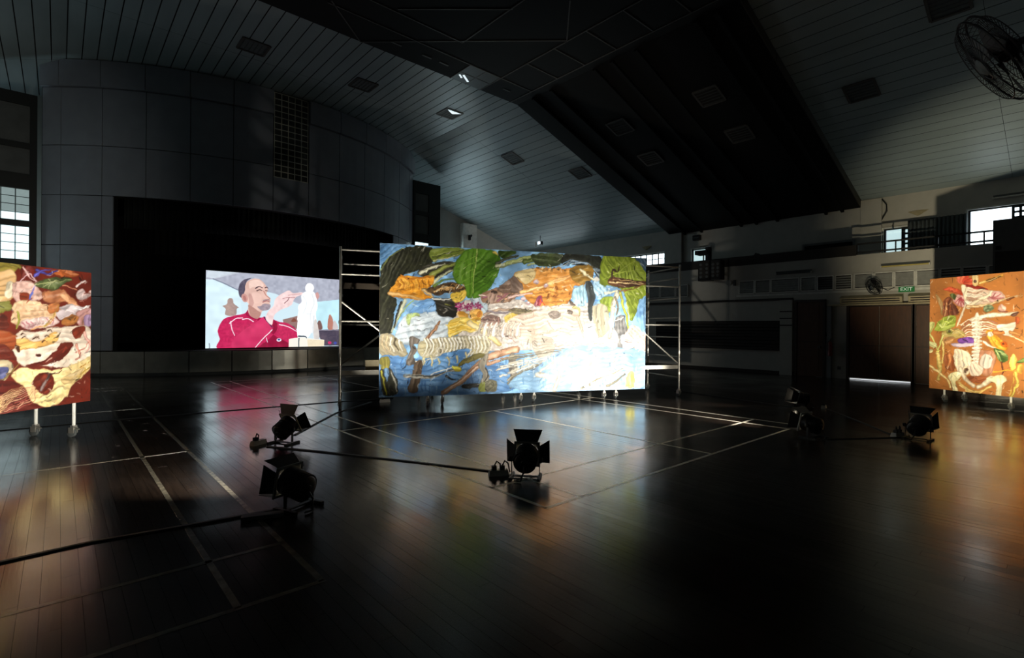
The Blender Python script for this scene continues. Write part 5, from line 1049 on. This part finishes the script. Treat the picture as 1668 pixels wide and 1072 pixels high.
# exit sign
t = wthing('exit_sign', 'green exit sign with white letters above the double doors', 'sign', 1477.5, 471.5)
MB().box(-.1, -.02, -.2, .2, -.08, .08).build('sign_box', M_GREEN, t)
MB().box(-.02, -.001, -.05, .05, -.05, .12).build('bracket', M_WHITE, t)
cu = bpy.data.curves.new('lettering', 'FONT'); cu.body = 'EXIT'; cu.size = .15; cu.align_x = 'CENTER'; cu.align_y = 'CENTER'; cu.extrude = .003; cu.materials.append(M_EXITW)
tmp = bpy.data.objects.new('lettering_curve', cu); COL.objects.link(tmp); bpy.context.view_layer.update()
me = bpy.data.meshes.new_from_object(tmp); bpy.data.objects.remove(tmp)
lo = link('lettering', me, t); lo.matrix_local = Matrix(((0, 0, -1, -.104), (-1, 0, 0, 0), (0, 1, 0, 0), (0, 0, 0, 1)))
# fans
def fan(t, R, depth, axis, m, blades=3, rings=4, wires=36, r_w=.004):
    ax = Vector(axis).normalized(); a = ax.orthogonal().normalized(); b = ax.cross(a); g = MB()
    for k, (s_, rr_) in enumerate(((-.5, .86), (-.18, 1), (.18, 1), (.5, .86), (.5, .55), (-.5, .55), (.55, .3))): g.ring(ax*depth*s_, ax, R*rr_, r_w*(2.2 if k in (1, 2) else 1), 36, 5)
    for k in range(wires):
        u = 2*math.pi*k/wires; e = a*math.cos(u)+b*math.sin(u)
        g.tube([ax*depth*.56+e*R*.16, ax*depth*.5+e*R*.86, ax*depth*.18+e*R, -ax*depth*.18+e*R, -ax*depth*.5+e*R*.86, -ax*depth*.56+e*R*.16], r_w*.6, 4)
    g.build('cage', m, t, True)
    MB().lathe(ax*depth*.5, ax, [(0, R*.2), (.015, R*.2), (.03, R*.15)], 20).build('badge', M_DPANE, t, True)
    MB().lathe(-ax*depth*.9, ax, [(0, R*.12), (.02, R*.2), (depth*.7, R*.2), (depth*.9, R*.1)], 18).build('motor', m, t, True)
    for k in range(blades):
        u0 = 2*math.pi*k/blades; q = MB(); vs = []
        for i in range(7):
            rr_ = R*(.12+.78*i/6)
            for s_ in (-1, 1):
                u = u0+s_*(.32+.12*math.sin(i/6*math.pi)); vs.append(ax*s_*depth*.12+(a*math.cos(u)+b*math.sin(u))*rr_)
        o = len(vs); vs += [v+ax*.006 for v in vs]; fs = []
        for i in range(6):
            fs += [(2*i, 2*i+1, 2*i+3, 2*i+2), (o+2*i, o+2*i+2, o+2*i+3, o+2*i+1)]
        fs += [(0, o, o+1, 1), (12, 13, o+13, o+12)]
        q.add(vs, fs).build('blade', m, t)
t = wthing('wall_fan', 'black wall fan mounted left of the exit sign', 'fan', 1424, 467, XW-.35)
fan(t, .27, .16, (-.75, .55, -.35), M_BLK, wires=24)
MB().tube([(.05, 0, .02), (.2, -.05, .02), (.347, -.1, .02)], .025, 8).build('bracket', M_BLK, t, True)
MB().tube([(.1, -.1, 0), (.28, -.3, -.12), (.34, -.5, .0), (.345, -.72, .03)], .01, 6).build('lead', M_BLK, t, True)
p = EYEP+(ray(1622, 95))*4.9
t = thing('large_fan', 'large dark caged fan hanging in the upper right corner', 'fan', tuple(p))
axw = -CR*.62-CU*.5+CF*.52
fan(t, .47, .2, axw, M_PINKG, wires=48, r_w=.0045)
bk = -Vector(axw)*.2
MB().tube([tuple(bk), tuple(bk+Vector((.15, -.35, .1))), (bk.x+.2, YB-p[1]+.01, bk.z+.2)], .035, 10).build('bracket', M_BLK, t, True)
# air curtain units over the doors
def unit(xa, xb, label):
    y1, y0 = fy(xa, 489)[0], fy(xb, 489)[0]; t = thing('air_curtain', label, 'air curtain', (XW, (y0+y1)/2, 2.5), 0, 'long beige air curtains over the doors'); w_ = (y1-y0)/2
    MB().hexa([(-.2, -w_, .02), (-.002, -w_, 0), (-.2, w_, .02), (-.002, w_, 0), (-.24, -w_, .2), (-.002, -w_, .3), (-.24, w_, .2), (-.002, w_, .3)]).build('casing', M_BEIGE, t)
    for k in range(2): MB().box(-.25, -.2, -w_+.06, w_-.06, .06+k*.07, .09+k*.07).build('outlet_slot', M_SLAT, t)
unit(1371, 1472, 'long beige air curtain above the left pair of door leaves'); unit(1482, 1590, 'beige air curtain running behind the orange-brown painting')
MB().box(XW-.3, XW-.002, fy(1600, 497)[0], fy(1352, 497)[0], 2.45, 2.497).build('door_shelf', M_BEIGE, lw)
# fluorescent fitting, lights on the walls
def tubelight(xa, xb, py, X, label, m):
    y1, z1 = fy(xa, py[0], X); y0, z0 = fy(xb, py[1], X); z = (z0+z1)/2; t = thing('tube_light', label, 'lamp', (X, (y0+y1)/2, z), 0); w_ = abs(y1-y0)/2
    MB().hexa([(-.06, -w_, -.02), (-.002, -w_, -.02), (-.06, w_, -.02), (-.002, w_, -.02), (-.04, -w_, .05), (-.002, -w_, .05), (-.04, w_, .05), (-.002, w_, .05)]).build('fitting', M_DPANE, t)
    MB().tube([(-.05, -w_+.02, -.04), (-.05, w_-.02, -.04)], .025, 10).build('tube', m, t, True)
    for s_ in (-1, 1): MB().box(-.08, -.02, s_*w_-.015, s_*w_+.015, -.07, -.01).build('end_cap', M_WHITE, t)
tubelight(1436, 1515, (432, 428), XW, 'yellowish unlit tube light below the gallery railing', M_FLUO)
tubelight(1618, 1700, (321, 311), XU, 'white unlit tube light high above the large gallery window', M_WHITE)
tubelight(1265, 1322, (446, 440), XW, 'dim unlit tube light on the dark middle part of the far wall', M_DPANE)
# fire extinguisher
y, _ = fy(1357, 570); t = thing('fire_extinguisher', 'dark red fire extinguisher hanging left of the double doors', 'extinguisher', (XW-.3, y, .75))
MB().lathe((0, 0, 0), (0, 0, 1), [(0, .05), (.02, .075), (.42, .075), (.48, .04), (.5, .025)], 18).build('cylinder', M_RED, t, True)
MB().lathe((0, 0, .5), (0, 0, 1), [(0, .02), (.05, .02)], 10).build('valve', M_BLK, t, True); MB().bar((-.02, 0, .56), (.1, 0, .6), .025, .015).build('handle', M_BLK, t)
MB().tube([(-.02, .03, .52), (-.09, .06, .45), (-.085, .05, .2)], .012, 8).build('hose', M_RUB, t, True); MB().box(.06, .1, -.04, .04, .2, .35).build('wall_bracket', M_BLK, t)
tag(MB().box(XW-.02, XW-.002, fy(1367, 598)[0]-.05, fy(1367, 598)[0]+.05, .3, .4).build('wall_socket', M_DARKG), 'small dark wall socket near the floor beside the extinguisher', 'socket')
tag(MB().box(XW-.03, XW-.002, fy(1345, 547)[0]-.03, fy(1345, 547)[0]+.03, 1.42, 1.56).build('light_switch', M_BLK), 'small black switch beside the single brown door', 'switch')
# loudspeaker boxes and projector on the gallery edge
def spk(xa, xb, ya, yb, label):
    (y1, z1), (y0, z0) = fy(xa, ya), fy(xb, yb); t = thing('loudspeaker', label, 'loudspeaker', (XW-.05, (y0+y1)/2, z0), 0, 'black speaker boxes on the gallery edge'); w_ = abs(y1-y0)/2; h_ = z1-z0
    MB().box(-.35, .0, -w_, w_, 0, h_).build('cabinet', M_BLK, t); MB().box(-.36, -.35, -w_+.03, w_-.03, .03, h_-.03).build('grille', M_SLAT, t)
    for k in range(4):
        for j in range(2): MB().lathe((-.36, (-.5+j)*w_, h_*(.2+.2*k)), (-1, 0, 0), [(0, .06), (.008, .05), (.01, .02)], 12).build('driver', M_DPANE, t, True)
spk(1145, 1164, 427, 458, 'left black speaker box hanging below the gallery edge'); spk(1165.5, 1181, 426, 456, 'right black speaker box with round holes below the gallery edge')
t = wthing('projector', 'black projector silhouetted against a small bright gallery window', 'projector', 1146, 415, XW+1.2)
MB().box(-.3, .15, -.3, .25, -.02, .16).build('body', M_BLK, t); MB().lathe((-.3, .05, .06), (-1, 0, 0), [(0, .07), (.08, .06), (.1, .04)], 16).build('lens', M_BLK, t, True)
MB().tube([(0, 0, .0), (0, 0, -.5), (0, 0, -1.6)], .03, 8).build('stand_pole', M_BLK, t, True); MB().box(-.15, .15, -.3, -.16, -.3, .3).build('side_case', M_BLK, t); MB().box(-.3, .3, -.3, .3, 3.2-p[2]*0-t.location.z, 3.23-t.location.z).build('stand_base', M_BLK, t)
# tilted dark crate on the gallery
y, z = fy(1234, 412, XW+.6); t = thing('dark_crate', 'dark crate tipped on its corner behind the gallery parapet', 'crate', (XW+.6, y, 4.0))
b = MB(); w_ = .34
b.add([(-.2, -w_*1.3, .1), (-.2, 0, .62), (-.2, w_*1.3, .02), (-.2, 0, -.5), (.2, -w_*1.3, .1), (.2, 0, .62), (.2, w_*1.3, .02), (.2, 0, -.5)], [(0, 1, 2, 3), (7, 6, 5, 4), (0, 4, 5, 1), (1, 5, 6, 2), (2, 6, 7, 3), (3, 7, 4, 0)]); b.build('crate_box', M_SLAT, t)
MB().box(-.25, .25, -.5, .5, -.8, -.3).build('support', M_SLAT, t)
# beige box by the rail, dark partition at right
(y1, z1), (y0, z0) = fy(1368, 403), fy(1383, 415); tag(MB().box(XW+.3, XW+.6, y0, y1, 3.21, ZP+.3).build('small_box', M_BEIGE), 'small pale box at the end of the gallery railing', 'box')
t = thing('dark_partition', 'large dark grey partition box rising in front of the bright gallery window', 'partition', (XW-.1, 0, 3.05)); y1 = fy(1622, 400)[0]
MB().hexa([(-.6, YB+.05, 0), (.0, YB+.05, 0), (-.6, y1, 0), (.0, y1, 0), (-.6, YB+.05, 1.62), (0, YB+.05, 1.62), (-.6, y1, 1.62), (0, y1, 1.62)]).build('case', M_DARKG, t)
MB().box(-.62, -.6, YB+.1, y1-.05, .1, .75).build('lower_panel', M_SLAT, t)
MB().box(-.64, -.6, y1-.16, y1-.06, .8, .9).build('latch', M_BLK, t)
# small fittings
t = wthing('wall_spotlight', 'small pale round spotlight on the wall below the speaker boxes', 'lamp', 1191, 461)
MB().lathe((-.002, 0, 0), (-1, 0, 0), [(0, .04), (.08, .04), (.09, .1), (.22, .11), (.23, .08)], 18).build('lamp_head', M_LOUV, t, True); MB().box(-.1, -.002, -.2, -.12, -.12, .1).build('junction_box', M_DARKG, t)
for (px, py, lab) in ((1496, 347, 'small winged wall light above the curtained gallery window'), (1054, 404, 'small winged wall light above the far left gallery window')):
    t = wthing('wall_light', lab, 'lamp', px, py, XU)
    MB().add([(-.15, 0, -.12), (-.02, -.3, .08), (-.02, 0, .1), (-.02, .3, .08), (-.02, 0, -.1)], [(0, 1, 2), (0, 2, 3), (0, 4, 1), (0, 3, 4), (1, 4, 3, 2)]).build('shade', M_BEIGE, t); MB().box(-.02, -.002, -.06, .06, -.06, .06).build('mount', M_WHITE, t)
p0 = fy(1437, 324, XU-.12); p1 = fy(1437, 358, XU-.12)
tag(MB().tube([(XU-.15, p0[0], p0[1]-.02), (XU-.2, p0[0]-.15, p0[1]-.25), (XU-.2, p0[0]-.16, (p0[1]+p1[1])/2-.1), (XU-.16, p1[0], p1[1])], .02, 8).build('hanging_cable', M_BLK, None, True), 'black cable looping down the wall beside the bulkhead end', 'cable')
t = wthing('exhaust_box', 'small dark exhaust box high on the far wall under the bulkhead', 'vent', 1137, 388, XU)
MB().box(-.2, -.002, -.17, .17, -.12, .12).build('casing', M_BLK, t); MB().box(-.21, -.2, -.12, .12, -.03, .03).build('slot', M_DPANE, t)
# floodlight hanging under the ceiling near the end wall
q = at(880, 396, 0, XU-1.6); t = thing('flood_light', 'small bright floodlight under the ceiling above the big painting', 'lamp', tuple(q))
MB().box(-.1, .1, -.12, .12, -.1, .1).build('lamp_head', M_BLK, t); MB().box(-.11, -.1, -.1, .1, -.08, .08).build('lit_face', M_DAY, t); MB().tube([(0, 0, .1), (0, 0, zc(q[0])-q[2]-.012)], .02, 8).build('stem', M_BLK, t, True); MB().box(-.09, .0, .3, .34, -.2, .1).build('side_plate', M_WHITE, t); MB().bar((0, .1, .0), (0, .32, .0), .02, .02).build('side_arm', M_BLK, t)
q = at(764, 386, 1, YE-.36); t = thing('wall_clamp', 'small black fixture on the white pilaster beside the stage wall', 'fixture', tuple(q))
MB().box(-.05, .05, -.12, 0.009, -.2, .1).build('body', M_BLK, t); MB().bar((.05, -.05, .0), (.16, -.05, .12), .06, .1).build('arm', M_BLK, t)
